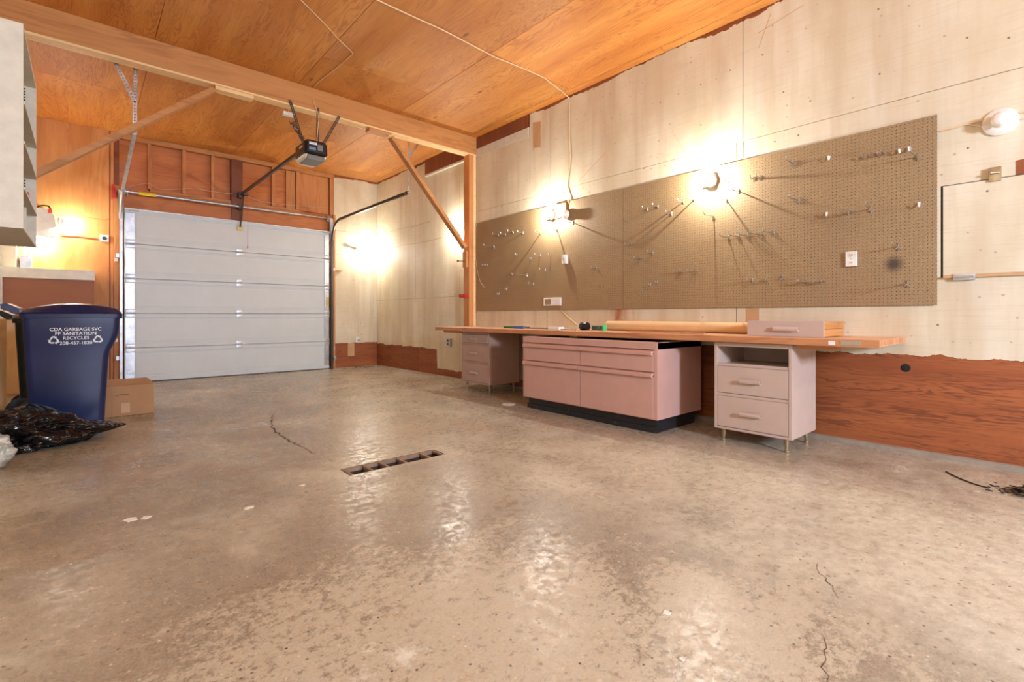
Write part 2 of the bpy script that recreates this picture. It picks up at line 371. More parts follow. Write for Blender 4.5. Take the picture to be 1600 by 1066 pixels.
def RW(px, py, X=None):                                    # the spot on the right wall's plane seen there in the photograph
    X = WX if X is None else X; x, y, v = ray(px, py); t = X/x; return Vector((X, y*t, H+v*t))
def BW(px, py, Y=BY):
    x, y, v = ray(px, py); t = Y/y; return Vector((x*t, Y, H+v*t))
def FL(px, py, Z=0):
    x, y, v = ray(px, py); t = (Z-H)/v; return Vector((x*t, y*t, Z))

# ------------------------------------------------------------------ room shell
GX0, GX1, GY0, GY1 = 1.25, 1.965, 2.945, 3.11             # drain opening in the floor
m = MB()
for x0,x1,y0,y1 in ((LX-.1,GX0,NY-.1,BY+.2),(GX1,WX+.1,NY-.1,BY+.2),(GX0,GX1,NY-.1,GY0),(GX0,GX1,GY1,BY+.2)): m.add([(x0,y0,0),(x1,y0,0),(x1,y1,0),(x0,y1,0)], [(0,1,2,3)])
m.add([(LX-.1,NY-.1,-.14),(WX+.1,NY-.1,-.14),(WX+.1,BY+.2,-.14),(LX-.1,BY+.2,-.14)], [(0,1,2,3)])
for a, b in (((GX0,GY0),(GX1,GY0)),((GX1,GY0),(GX1,GY1)),((GX1,GY1),(GX0,GY1)),((GX0,GY1),(GX0,GY0))):
    m.add([(a[0],a[1],0),(b[0],b[1],0),(b[0],b[1],-.14),(a[0],a[1],-.14)], [(0,1,2,3)], 1)
def crack(pts, wd):
    P = []
    for i in range(len(pts)-1):
        a, b = pts[i], pts[i+1]; L = (b-a).length; nn = max(1, int(L/.03))
        for k in range(nn): P.append(a.lerp(b, k/nn)+Vector((random.uniform(-.011,.011), random.uniform(-.011,.011), 0)))
    P.append(pts[-1]); vs = []; fs = []
    for i, p in enumerate(P):
        d = (P[min(i+1,len(P)-1)]-P[max(i-1,0)]).normalized(); s_ = Vector((-d.y, d.x, 0))*wd*random.uniform(.25,1)*(.3+.7*math.sin(PI*(i+.5)/len(P)))
        vs += [p+s_+Vector((0,0,.0008)), p-s_+Vector((0,0,.0008))]
        if i: fs.append((2*i-2, 2*i-1, 2*i+1, 2*i))
    m.add(vs, fs, 2)
crack([FL(*p) for p in ((434,641),(425,650),(424,665),(430,675),(445,683),(452,690),(470,697),(480,704),(492,710))], .011)
crack([FL(*p) for p in ((434,641),(470,637),(520,632),(550,627))], .004)
crack([FL(*p) for p in ((585,622),(597,618),(602,612))], .009)
crack([FL(*p) for p in ((1275,880),(1282,895),(1297,915),(1310,935))], .003)
crack([FL(*p) for p in ((1290,1000),(1285,1030),(1292,1066))], .002)
crack([FL(*p) for p in ((360,640),(375,637),(390,634))], .006)
fl = struct(m.build('floor', ['concrete_floor','drain_pit','crack_dark']), 'stained and worn bare concrete garage floor')

m = MB(); gap = .0025
m.box(LX-.1, WX+.1, NY-.1, BY+.2, CZ+.012, CZ+.1)
xs = [LX-.1, .53, 1.89, 3.18, 4.40, WX]; 
for i in range(5):
    ys = [NY-.1, -2.18, .26, 2.7, 5.14, 7.58, BY+.2] if i % 2 == 0 else [NY-.1, -3.4, -.96, 1.48, 3.92, 6.36, 8.8, BY+.2]
    if i == 2: ys = [NY-.1, -2.18, .26, 2.7, 5.14, 7.58, BY+.2]
    for k in range(len(ys)-1): m.box(xs[i]+gap, xs[i+1]-gap, ys[k]+gap, ys[k+1]-gap, CZ, CZ+.012)
struct(m.build('ceiling', 'ceiling_plywood'), 'orange plywood sheet ceiling')

# right wall: raw plywood behind, painted sheets in front, both real sheets with open joints
def patch(m, pts, mi, x0=WX, d=.003): m.prism([(p.y, p.z) for p in pts], x0-d, x0+.002, 'x', mi)
m = MB(); m.box(WX+.012, WX+.1, NY-.1, BY+.1, 0, CZ+.01, 1)
sheets = [(NY-.1,-2.9,0,2.6),(-2.9,-.46,0,2.6),(-.46,1.98,0,2.6),(1.98,4.42,0,2.6),(4.42,5.93,0,2.6),
          (5.93,6.37,.0,3.45),(6.37,7.65,0,1.32),(7.65,BY,0,1.32),(6.37,7.4,1.32,3.45),(7.4,7.75,1.32,CZ),(7.75,BY,1.32,2.66),(7.75,BY,2.66,CZ),
          (NY-.1,-.72,2.6,CZ),(-.72,1.92,2.6,CZ),(1.92,4.36,2.6,CZ),(4.36,4.75,2.6,CZ),(4.75,5.93,2.6,3.44)]
for a,b,c_,d in sheets: m.box(WX, WX+.012, a+.003, b-.003, c_+.002, d-.002, 0)
m.bbox(WX-.006, WX+.006, 4.76, 5.93, 3.44, 3.56, .003, 2)
patch(m, [RW(833,192),RW(845,190),RW(845,230),RW(833,232)], 3)
patch(m, [RW(1166,482),RW(1186,482),RW(1186,503),RW(1166,503)], 3)
patch(m, [RW(1588,251),RW(1602,248),RW(1602,271),RW(1588,274)], 1)
m.add([RW(1130,258,WX-.001),RW(1129,258,WX-.001),RW(1129,222,WX-.001),RW(1130,222,WX-.001)], [(0,1,2,3)], 4) if 0 else None
patch(m, [RW(1161.5,247),RW(1162.8,247),RW(1162.8,222),RW(1161.5,222)], 4, d=.001)
for (a,b) in (((1050,205),(1072,240)),((905,283),(945,240)),((1185,52),(1255,9)),((1186,75),(1205,20))):
    p, q = RW(*a), RW(*b); patch(m, [p, q, q+Vector((0,.004,.004)), p+Vector((0,.004,.004))], 3, d=.001)
# torn veneer lines in the far bay
for pts in (((617,388),(632,383),(650,381),(672,377),(690,372)), ((640,357),(660,350),(672,347))):
    for i in range(len(pts)-1):
        p, q = RW(*pts[i]), RW(*pts[i+1]); patch(m, [p, q, q+Vector((0,0,.016)), p+Vector((0,0,.010))], 3, d=.0015)
wr = struct(m.build('wall_right', ['painted_plywood','raw_plywood','white_drywall','cardboard_tape','crack_dark']), 'cream painted plywood wall over a bare orange strip')
# wedge of unpainted lumber above the far right
m = MB(); m.box(WX-.03, WX+.01, 6.08, 7.38, 3.47, CZ-.004); struct(m.build('trim_1', 'dark_board'))
m = MB(); m.bbox(WX-.045, WX+.01, 6.08, 7.38, 3.44, 3.47, .003); struct(m.build('trim_2', 'white_drywall'))
m = MB(); m.box(WX-.004, WX+.008, 4.78, 5.92, 3.565, CZ-.003); struct(m.build('trim_3', 'dark_board'))
m = MB()                                                       # concrete sill under the wall
m.prism([(WX,0),(WX-.035,0),(WX-.022,.028),(WX,.034)], NY, 5.9, 'y'); struct(m.build('baseboard_right', 'sole_concrete'))
m = MB(); m.box(LX-.1, LX, NY-.1, BY+.2, 0, CZ+.01); struct(m.build('wall_left', 'white_drywall'))
# near wall with the window the daylight comes through
m = MB(); wx0, wx1, wz0, wz1 = 1.1, 1.9, 1.7, 2.5
m.box(LX-.1, wx0, NY-.1, NY, 0, CZ); m.box(wx1, WX+.1, NY-.1, NY, 0, CZ); m.box(wx0, wx1, NY-.1, NY, 0, wz0); m.box(wx0, wx1, NY-.1, NY, wz1, CZ)
struct(m.build('wall_near', 'white_drywall'))
m = MB()
for a in ((wx0,wx0+.05,wz0,wz1),(wx1-.05,wx1,wz0,wz1),(wx0,wx1,wz0,wz0+.05),(wx0,wx1,wz1-.05,wz1)): m.box(a[0],a[1],NY-.06,NY+.02,a[2],a[3])
wf = struct(m.build('window_1', 'white_plastic'), 'small window in the wall behind the camera')
g = MB().box(wx0+.05,wx1-.05,NY-.04,NY-.03,wz0+.05,wz1-.05).build('pane', 'window_glass', wf)

# back wall: plywood left, stud framed header over the door, painted plywood right
OX0, OX1 = .30, 3.625
m = MB()
for a,b,c_,d in ((LX,.285,2.42,CZ),(LX,.285,0,2.42)): m.box(a+.002,b,BY,BY+.012,c_+.002,d-.002,0)
for a,b,c_,d in ((OX1,WX,0,2.66),(OX1,WX,2.66,CZ)): m.box(a,b-.003,BY,BY+.012,c_+.002,d-.002,1)
m.box(LX-.1, OX0+.1, BY+.012, BY+.16, 0, CZ+.01, 3); m.box(OX1-.07, WX+.1, BY+.012, BY+.16, 0, CZ+.01, 3)
m.box(OX0, OX1, BY+.10, BY+.16, 2.55, CZ+.01, 2)              # sheathing behind the studs
m.box(OX0, OX1, BY+.10, BY+.16, 0, 2.56, 3)
wb = struct(m.build('wall_back', ['back_plywood','painted_plywood_back','header_plywood','raw_plywood']), 'garage end wall of bare plywood left and painted plywood right of the door')
tn = [3]
def trim(x0,x1,y0,y1,z0,z1,mat):
    tn[0] += 1; return struct(MB().bbox(x0,x1,y0,y1,z0,z1,.004).build('trim_%d' % tn[0], mat))
trim(OX0, OX1, BY-.0, BY+.095, CZ-.075, CZ-.003, 'fir_lumber_x')      # top plate
trim(OX0+.1, OX1-.07, BY-.005, BY+.095, 2.60, 2.915, 'header_plywood')        # header board
def bx(px): return BW(px, 260).x
for a, b in ((231,236.5),(285,290.5),(330,335),(425,430),(463,468)): trim(bx(a), bx(b), BY, BY+.095, 2.96, CZ-.08, 'fir_lumber_z')
trim(bx(236.5)-.02, bx(361), BY, BY+.095, 2.918, 2.957, 'fir_lumber_x'); trim(bx(380), bx(470), BY, BY+.095, 2.918, 2.957, 'fir_lumber_x')
trim(bx(361), bx(378.5), BY-.03, BY+.095, 2.58, CZ-.08, 'dark_board')
trim(bx(448), bx(462.5), BY+.04, BY+.095, 2.96, CZ-.08, 'fir_lumber_z')
trim(bx(469), bx(515), BY+.055, BY+.095, 2.96, CZ-.08, 'fir_lumber_z')
trim(bx(516), bx(521.5), BY+.01, BY+.095, 2.92, CZ-.08, 'fir_lumber_z')
trim(OX0, OX0+.035, BY-.02, BY+.095, 0, CZ-.08, 'fir_lumber_z')
trim(OX0+.037, OX0+.145, BY-.07, BY+.05, 0, 2.93, 'fir_lumber_z')       # jambs
trim(OX1-.085, OX1, BY-.07, BY+.05, 0, 2.93, 'fir_lumber_z')

# ------------------------------------------------------------------ beam, posts, braces
B0, B1, BZ = 5.93, 6.07, 3.455
t = thing('ceiling_beam', 'long laminated fir beam across the ceiling with pale planks on its underside', 'beam', (1.8,6.0,BZ))
MB().bbox(LX, WX, B0, B1, BZ+.022, CZ-.002, .004).build('beam_body', 'fir_lumber_x', t)
for k in range(3): MB().bbox(LX, WX, B0+.002+k*.046, B0+.042+k*.046, BZ, BZ+.021, .003).build('lamination', 'pale_fir_x', t)
t = thing('support_post', 'square fir post standing behind the left end of the workbench', 'post', (4.42,6.0,0))
MB().bbox(4.38, 4.46, B0, B1, 0, BZ, .004).build('post_body', 'fir_lumber_z', t)
MB().bbox(4.462, 4.485, B0-.002, B1, 0, BZ, .002).bbox(4.488, 4.515, B0+.004, B1, 0, BZ, .002).build('side_strip', 'pale_fir_x', t)
tag(MB().bbox(LX, LX+.14, B0, B1, 0, BZ, .004).build('support_post', 'fir_lumber_z'), 'fir post against the left wall behind the bins and hanging shelf', 'post')
def brace(a, b, label):
    tag(MB().bar(a, b, .09, .05, (0,0,1)).build('diagonal_brace', 'fir_lumber_x'), label, 'brace')
brace((1.05,6.0,3.425), (-.60,6.0,2.01), 'diagonal wooden brace running from the beam down left behind the white shelf case')
brace((3.115,6.0,3.42), (4.345,6.0,2.04), 'diagonal wooden brace running from the beam down to the right post')
tag(MB().bbox(4.338, 4.379, 5.95, 6.04, 1.74, 1.985, .004).build('brace_block', 'fir_lumber_z'), 'short wooden block nailed to the post under the right brace', 'block')
tag(MB().bbox(.99+.06, 1.42, 5.94, 6.05, 3.415, 3.453, .003).build('brace_block', 'pale_fir_x'), 'wooden block under the beam above the left brace', 'block')
tag(MB().bbox(2.78, 3.06, 5.94, 6.05, 3.415, 3.453, .003).build('brace_block', 'fir_lumber_x'), 'wooden block under the beam above the right brace', 'block')
tag(MB().bbox(1.78, 1.90, 6.10, 6.16, 3.40, 3.44, .004).cyl((1.84,6.13,3.43),(1.84,6.10,3.47),.006).build('cable_box', 'white_plastic'), 'small white box hanging just under the far side of the beam', 'box')

# ------------------------------------------------------------------ garage door
DX0, DX1, DY, DT = .455, 3.49, 9.17, 2.60
d1 = thing('door_1', 'white sectional garage door, closed', 'door', (1.97, DY, 0)); struct(d1)
del d1['category']
n_s = 5; sh = DT/n_s
for i in range(n_s):
    z0, z1 = i*sh+(.012 if i == 0 else .003), (i+1)*sh-.003; m = MB()
    m.box(DX0, DX1, DY+.012, DY+.045, z0, z1)
    for a, b in ((z0, z0+.055), (z1-.055, z1)): m.bbox(DX0, DX1, DY, DY+.014, a, b, .003)
    for a, b in ((z0+.062, z0+.075),(z1-.075,z1-.062)): m.bbox(DX0, DX1, DY+.006, DY+.014, a, b, .002)
    m.bbox(DX0+.14, DX1-.11, DY+.007, DY+.0145, z0+.10, z1-.10, .003)
    sec = m.build('door_section', 'door_white', d1)
    MB().bbox(DX0+.01, DX0+.12, DY-.004, DY+.014, z0+.06, z1-.06, .002).build('end_stile', 'galvanized', sec)
    MB().bbox(DX1-.09, DX1-.005, DY-.004, DY+.014, z0+.06, z1-.06, .002).build('end_stile', 'galvanized', sec)
for i in range(1, n_s):
    for x, wd in ((DX0+.07,.11),(1.97,.085),(DX1-.05,.075)):
        m = MB(); z = i*sh
        m.bbox(x-wd/2, x+wd/2, DY-.010, DY-.001, z-.055, z-.012, .002).bbox(x-wd/2, x+wd/2, DY-.010, DY-.001, z+.012, z+.055, .002)
        m.cyl((x-wd*.6, DY-.012, z), (x+wd*.6, DY-.012, z), .009)
        m.build('hinge', 'galvanized', d1)
MB().box(DX0, DX1, DY-.004, DY+.04, 0, .014).build('bottom_seal', 'door_seal', d1)
MB().bbox(DX0, DX1, DY-.02, DY+.02, DT-.012, DT+.004, .002).build('top_rail', 'galvanized', d1)
MB().bbox(DX1-.06, DX1-.01, DY-.014, DY-.008, 1.17, 1.36, .002).build('warning_plate', 'brass_plate', d1)
MB().bbox(DX0+.03, DX0+.10, DY-.03, DY-.004, .14, .20, .004).bbox(DX1-.07, DX1-.02, DY-.03, DY-.004, .33, .38, .004).build('roller_bracket', 'galvanized', d1)
MB().bbox(1.935, 2.02, DY-.012, DY-.001, 2.44, 2.52, .002).build('arm_bracket', 'brass_plate', d1)
MB().cyl((DX0+.05,DY-.03,2.575),(DX0+.17,DY-.03,2.575),.012).cyl((DX1-.13,DY-.03,2.575),(DX1+.0,DY-.03,2.575),.012).build('top_roller', 'galvanized', d1)

def track(xv, xe, ye, ze, mat_v, mat_h, label, hang):
    t = thing('door_track', label, 'track', (xv, DY-.03, 0))
    s_ = 1 if xv < 2 else -1
    pv = MB(); pv.bbox(xv-.018, xv+.018, DY-.062, DY-.012, 0, 2.44, .004).build('vertical_track', mat_v, t)
    P = []
    for k in range(13):
        a = k/12*PI/2; P.append((xv, DY-.04-.36*(1-math.cos(a)), 2.42+.36*math.sin(a)))
    MB().tube(P, .022, 8).build('curved_track', mat_h, t)
    a = Vector((xv, DY-.40, 2.78)); b = Vector((xe, ye, ze)); m = MB()
    m.bar(a+Vector((0,.02,0)), b, .032, .045)
    m.build('horizontal_track', mat_h, t)
    L = (b-a)
    for k in (.25,.5,.75,.97): MB().lathe(a+L*k+Vector((-.017,0,0)), (-1,0,0), [(0,.008),(.006,.006)], 8).build('bolt', 'galvanized', t)
    for p, q in hang: MB().strap(p, q, .035, .004, (0,1,0)).build('hanger_strap', 'galvanized', t)
    for z in (.35, 1.86): MB().bbox(xv-.07*s_ if 0 else xv-.06, xv-.018, DY-.02, DY+.045, z, z+.06, .003).build('wall_bracket', 'galvanized', t) if s_ > 0 else MB().bbox(xv+.018, xv+.06, DY-.02, DY+.045, z, z+.06, .003).build('wall_bracket', 'galvanized', t)
    MB().bbox(xv-.03, xv+.03, DY-.01, DY+.045, 2.44, 2.86, .003).build('flag_bracket', 'galvanized', t)
    return t
e = Vector((.385, 6.12, 2.845))
track(.415, e.x, e.y, e.z, 'galvanized', 'galvanized', 'bright galvanised door track on the left side of the garage door',
      [(e+Vector((0,0,-.03)), Vector((.385,6.12,3.15))), (Vector((.385,6.12,3.14)), Vector((.13,6.15,CZ-.004))), (Vector((.385,6.12,3.14)), Vector((.40,6.2,CZ-.004)))])
e = Vector((3.53, 6.25, 2.79))
track(3.53, e.x, e.y, e.z, 'dark_steel', 'dark_steel', 'dark steel door track on the right side of the garage door',
      [(e+Vector((0,0,-.03)), Vector((3.53,6.25,CZ-.004))), (Vector((3.53,6.25,3.30)), Vector((3.88,6.45,CZ-.004)))])
t = thing('torsion_spring_shaft', 'steel torsion spring tube spanning above the white garage door', 'spring', (1.97,9.12,2.86))
MB().cyl((.45,9.13,2.84),(3.495,9.13,2.84),.014).build('shaft', 'galvanized', t)
MB().cyl((.53,9.13,2.84),(2.95,9.13,2.84),.024,16).build('spring', 'galvanized', t)
MB().cyl((.62,9.13,2.84),(.83,9.13,2.84),.0262,16).build('sticker', 'yellow_sticker', t)
for x in (.485, 3.455): MB().lathe((x-.03,9.13,2.84), (1,0,0), [(0,.06),(.008,.06),(.01,.045),(.03,.045),(.032,.06),(.04,.06)], 20).build('cable_drum', 'galvanized', t)
MB().bbox(1.95, 2.01, 9.10, 9.25, 2.80, 2.88, .003).build('centre_bracket', 'dark_steel', t)
tag(MB().bbox(.305,.352,9.16,9.215,2.72,2.93,.004).build('end_bracket_cover','red_plastic'), 'red piece beside the top left corner of the garage door', 'bracket')
tag(MB().bbox(3.565,3.61,9.16,9.218,2.62,2.93,.004).build('jamb_block','fir_lumber_z'), 'short fir block at the right end of the torsion spring tube', 'block')
# photo eyes
for (x,z,l) in ((.40,1.80,'small white sensor box on the left jamb at lamp height'),(.40,.62,'small white sensor box low on the left jamb beside the blue bin')):
    tag(MB().bbox(x-.055,x-.02,9.15,9.218,z,z+.05,.003).build('sensor_box','white_plastic'), l, 'sensor')
tag(MB().bbox(3.56,3.60,9.12,9.218,.16,.23,.003).cyl((3.58,9.12,.2),(3.58,9.09,.2),.018).build('photo_eye','galvanized'), 'metal photo eye near the floor by the right door jamb', 'sensor')
# ------------------------------------------------------------------ opener
o = thing('garage_door_opener', 'black garage door opener hanging from the beam on perforated straps', 'opener', (2.03,5.9,3.05))
x0,x1,y0,y1,z0,z1 = 1.90,2.165,5.72,6.09,2.875,3.045
m = MB(); m.loft([(z0-.005,x0+.03,x1-.03,y0+.03,y1-.02,.03),(z0+.02,x0,x1,y0,y1,.03),(z1-.03,x0+.004,x1-.004,y0+.004,y1,.03),(z1,x0+.03,x1-.03,y0+.03,y1-.02,.02)]); hs = m.build('housing', 'black_gloss', o)
MB().bbox(x0+.03, x1-.03, y0-.004, y0+.02, z0+.03, z1-.02, .004).build('label_panel', 'black_plastic', o)
MB().box(x0+.045, x0+.13, y0-.0055, y0-.003, z1-.062, z1-.034).build('white_label', 'label_white', o)
MB().box(x0+.045, x0+.12, y0-.0055, y0-.003, z0+.045, z0+.078).build('blue_label', 'label_blue', o)
MB().box(x0+.14, x0+.20, y0-.0055, y0-.003, z0+.05, z0+.12).build('grey_label', 'smoke_grey', o)
m = MB()
for z in (z1-.044,): m.box(x0+.05, x0+.118, y0-.0062, y0-.0055, z, z+.003)
for k in range(0): m.box(x0+.145, x0+.19, y0-.0062, y0-.0055, z0+.06+k*.016, z0+.065+k*.016)
m.build('label_print', 'black_plastic', o)
MB().box(x0-.0015, x0+.001, y0+.10, y0+.20, z0+.085, z0+.105).build('badge', 'label_white', o)
MB().loft([(z0-.055,x0+.05,x1-.05,y0+.07,y1-.02,.04),(z0-.03,x0+.015,x1-.015,y0+.04,y1+.01,.04),(z0+.0,x0+.005,x1-.005,y0+.03,y1+.03,.04)]).build('light_lens', 'lens_cream', o)
MB().bbox(x0+.035,x1-.035,y0+.02,y1-.08,z0-.056,z0-.004,.004).build('under_cover','smoke_grey',o)
R0, R1 = Vector((2.03, 6.06, 3.055)), Vector((1.99, 9.16, 3.05))
MB().bar(R0, R1, .028, .042).build('rail', 'dark_steel', o)
MB().bbox(1.955,2.03,9.12,9.26,3.00,3.09,.003).build('header_bracket','dark_steel',o)
MB().bbox(1.985,2.05,8.90,9.0,3.0,3.03,.003).build('trolley','dark_steel',o)
MB().tube([(2.0,9.0,3.0),(1.995,9.08,2.78),(1.98,9.14,2.50)], .012, 8).build('door_arm','dark_steel',o)
MB().tube([(2.03,8.95,3.0),(2.05,8.95,2.6),(2.05,8.96,2.18)], .002, 6).lathe((2.05,8.96,2.13),(0,0,1),[(0,.01),(.05,.004)],8).build('release_cord','red_plastic',o)
for a, b in (((453,157),(1.925,5.86,z1-.02)), ((497,170),(2.10,5.90,z1-.02)), ((530,182),(2.14,5.88,z1-.02))):
    MB().strap(b, BW(*a, 5.922), .032, .005, (0,1,0), .024).build('hanging_strap', 'dark_steel', o)
P = []; a = Vector((1.925,5.85,z1)); b = BW(455,190,5.90)
for k in range(60): t_ = k/59; an = k*.9; P.append(a.lerp(b,t_)+Vector((math.cos(an)*.03, math.sin(an)*.02-.01, math.sin(an*1.3)*.012)))
MB().tube(P, .004, 6).build('coiled_wire', 'black_plastic', o)

# ------------------------------------------------------------------ cables
def cable(name, pts, r, mat, label, sn=6): return tag(MB().tube(pts, r, 6, 0, sn).build(name, mat), label, 'cable')
cz = CZ-.006
cable('ceiling_cable', [FL(x,y,cz) for x,y in ((440,-30),(470,0),(505,35),(530,62),(550,82),(547,88),(525,107),(498,128),(489,140),(488,143))]+[BW(489,155,5.922),BW(494,170,5.918),BW(498,185,5.915),(2.08,5.87,z1+.01)], .0035, 'cable_cream', 'thin cream cable crossing the ceiling to the door opener')
cable('ceiling_cable', [FL(x,y,cz) for x,y in ((545,-25),(590,0),(650,28),(694,48),(740,72),(775,90),(798,99),(845,119),(862,131))]+[RW(888,152,WX-.012),RW(889.5,165,WX-.010),RW(889.5,210,WX-.008),RW(891,250,WX-.008),RW(887,290,WX-.008),RW(888,318,WX-.03)], .006, 'cable_cream', 'cream cable running over the ceiling and down the wall to the bare lamp holder')
cable('header_wire', [BW(x,y,9.26) for x,y in ((198,293),(215,289),(232,287),(250,296),(275,296),(300,295),(335,300),(370,304))], .003, 'cable_white', 'thin slack wire strung across the left half of the header framing')
cable('header_wire', [BW(x,y,9.26) for x,y in ((384,306),(410,315),(450,320),(480,323),(512,325))], .003, 'cable_white', 'thin slack wire strung across the right half of the header framing')
cable('wall_wire', [RW(x,y,WX-.008) for x,y in ((660,537),(680,537),(690,534),(699,533))], .004, 'cable_white', 'short wire along the far wall left of the low metal outlet')
cable('wall_wire', [RW(x,y,WX-.01) for x,y in ((1463,205),(1490,200),(1510,194),(1530,189),(1550,184),(1570,180),(1600,175),(1640,168))], .006, 'cable_cream', 'upper cream cable passing behind the unlit lamp holder')
cable('wall_wire', [RW(x,y,WX-.01) for x,y in ((1512,194),(1528,197),(1545,199))]+[RW(1580,190,WX-.01),RW(1605,184,WX-.01),RW(1640,180,WX-.01)], .005, 'cable_white', 'lower cream cable looping into the unlit lamp holder')
cable('wall_wire', [RW(x,y,WX-.02) for x,y in ((745,350),(743,358),(742,380),(744,410),(750,438),(758,450))], .004, 'cable_white', 'pale wire dangling over the left edge of the pegboard')
cable('wall_wire', [RW(x,y,WX-.012) for x,y in ((876,484),(884,492),(893,500),(902,508))], .007, 'cable_cream', 'short cream cord slanting down the wall to the bench')

# ------------------------------------------------------------------ lamps
def lamp(base, nrm, lit, label, bulb=True, kind='bright'):
    base = Vector(base); nrm = Vector(nrm).normalized()
    t = thing('wall_lamp', label, 'lamp', base, 'porcelain lamp holders')
    MB().lathe(base, nrm, [(0,.058),(.012,.058),(.022,.05),(.035,.036),(.055,.031),(.062,.03),(.062,.022)], 24).build('lamp_holder', 'lamp_porcelain', t)
    if bulb:
        MB().lathe(base+nrm*.055, nrm, [(0,.014),(.012,.015),(.030,.024),(.048,.030),(.062,.031),(.076,.026),(.086,.015),(.090,.001)], 14).build('bulb', 'bulb_glass_lit', t)
        l = bpy.data.lights.new('filament', 'POINT'); l.energy = BULB*{'bright':1,'far':.8,'dim':.42,'near':1.0}[kind]; l.color = BULB_COL; l.shadow_soft_size = .008
        lo = bpy.data.objects.new('filament', l); S.collection.objects.link(lo); lo.parent = t; lo.location = nrm*.115
    return t
L1 = RW(862,336.5); L2 = RW(1111,283.5)
lamp(RW(862,336.5,WX-.05), (-1,0,0), True, 'lit bulb in a round holder in the notch of the left pegboard')
lamp(RW(1111,283.5,WX-.05), (-1,0,0), True, 'lit bulb in a round holder in the notch of the right pegboard')
for p, l in (((862,336.5),'wooden mounting plate behind the left lit lamp'),((1111,283.5),'wooden mounting plate behind the right lit lamp')):
    c_ = RW(*p); tag(MB().bbox(WX-.05, WX-.001, c_.y-.055, c_.y+.055, c_.z-.055, c_.z+.055, .004).build('mounting_plate','white_drywall'), l, 'plate')
lamp(RW(884,335.5,WX-.045), (-1,0,0), False, 'white lamp holder without a bulb at the end of the hanging cable', False)
c_ = RW(881,330); tag(MB().bbox(WX-.045, WX-.024, c_.y-.07, c_.y+.13, c_.z-.085, c_.z+.09, .004).build('mounting_board','fir_lumber_z'), 'small wooden board behind the lamp holder without a bulb', 'board')
t = lamp(RW(1563,191,WX), (-1,0,0), False, 'unlit porcelain lamp holder high on the wall right of the pegboard', False)
MB().lathe(RW(1563,191,WX)+Vector((-.001,0,0)), (-1,0,0), [(0,.088),(.012,.088),(.022,.07),(.026,.05)], 28).build('base_plate', 'lamp_porcelain', t)
MB().lathe(RW(1563,191,WX)+Vector((-.055,0,0)), (-1,0,0), [(0,.030),(.01,.040),(.03,.044),(.045,.036),(.052,.02),(.054,.001)], 24).build('cap', 'lamp_porcelain', t)
lamp(RW(717,364), (-1,0,0), True, 'lit bulb on the far right wall beside the post behind the brace', True, 'far')
lamp(BW(567,393), (0,-1,0), True, 'lit bulb on the painted end wall right of the garage door', True, 'far')
tag(MB().lathe(BW(556,389), (0,-1,0), [(0,.03),(.015,.03),(.05,.012),(.07,.02),(.075,.001)], 14).build('brass_stub','brass_plate'), 'small tan knob on the end wall just left of the lit bulb', 'knob')
lamp((-.252, 9.13, 2.30), (1,-.25,0), True, 'lit bulb on the right side of the white hooded box at left', True, 'dim')
lamp((-.455, 9.288, 2.0), (0,-1,0), True, 'lit bulb just below the white hooded box at left', True, 'dim')
# lamps of the same row behind the camera
lamp((WX, -1.6, 2.3), (-1,0,0), True, 'lit bulb on the right wall behind the camera', True, 'near')
lamp((LX, .4, 2.5), (1,0,0), True, 'lit bulb on the left wall behind the camera')

# ------------------------------------------------------------------ left side: shelf case, box, outlets, shelf unit
sc = thing('hanging_shelf_case', 'tall white open-fronted shelf case hanging on the left wall', 'shelf', (-.55,4.3,1.55))
X0, X1, Y0, Y1, Z0, Z1 = LX+.005, -.283, 4.32, 5.45, 1.55, 2.84; th = .02
MB().bbox(X0,X1,Y0,Y0+th,Z0,Z1,.003).build('side_panel','cabinet_white',sc)
MB().bbox(X0,X1,Y1-th,Y1,Z0,Z1,.003).build('side_panel','cabinet_white',sc)
MB().bbox(X0,X1,Y0+th,Y1-th,Z1-th,Z1,.002).build('top_panel','cabinet_white',sc)
MB().bbox(X0,X1,Y0+th,Y1-th,Z0,Z0+th,.002).build('bottom_panel','cabinet_white',sc)
MB().box(X0,X0+.01,Y0+th,Y1-th,Z0+th,Z1-th).build('back_panel','cabinet_white',sc)
zsh = [1.80, 2.09, 2.34]
for z in zsh: MB().bbox(X0+.012,X1+.005,Y0+th,Y1-th,z,z+.018,.002).build('shelf_board','cabinet_white',sc)
for y in (5.02,): 
    MB().bbox(X0+.012,X1-.03,y,y+.018,Z0+th,zsh[0]-.001,.002).build('divider','cabinet_white',sc)
    for a, b in ((zsh[0],zsh[1]),(zsh[1],zsh[2]),(zsh[2],Z1-th-.001)): MB().bbox(X0+.012,X1-.05,y,y+.018,a+.02,b-.001,.002).build('divider','cabinet_white',sc)
for yy in (4.98, 5.38):                                         # slotted standards
    m = MB(); zz = Z0+.03; m.box(X1-.078, X1-.057, yy+.043, yy+.046, Z0+.021, Z1-.021, 1)
    m.box(X1-.078, X1-.057, yy+.0405, yy+.043, Z0+.021, Z1-.021, 1)
    while zz < Z1-.04:
        if all(abs(zz-q-.009) > .02 for q in zsh): m.box(X1-.075, X1-.06, yy+.039, yy+.043, zz, zz+.012)
        zz += .022
    m.build('slotted_strip', ['book_black','cabinet_white'], sc)
lv = [Z0+th]+[q+.018 for q in zsh]
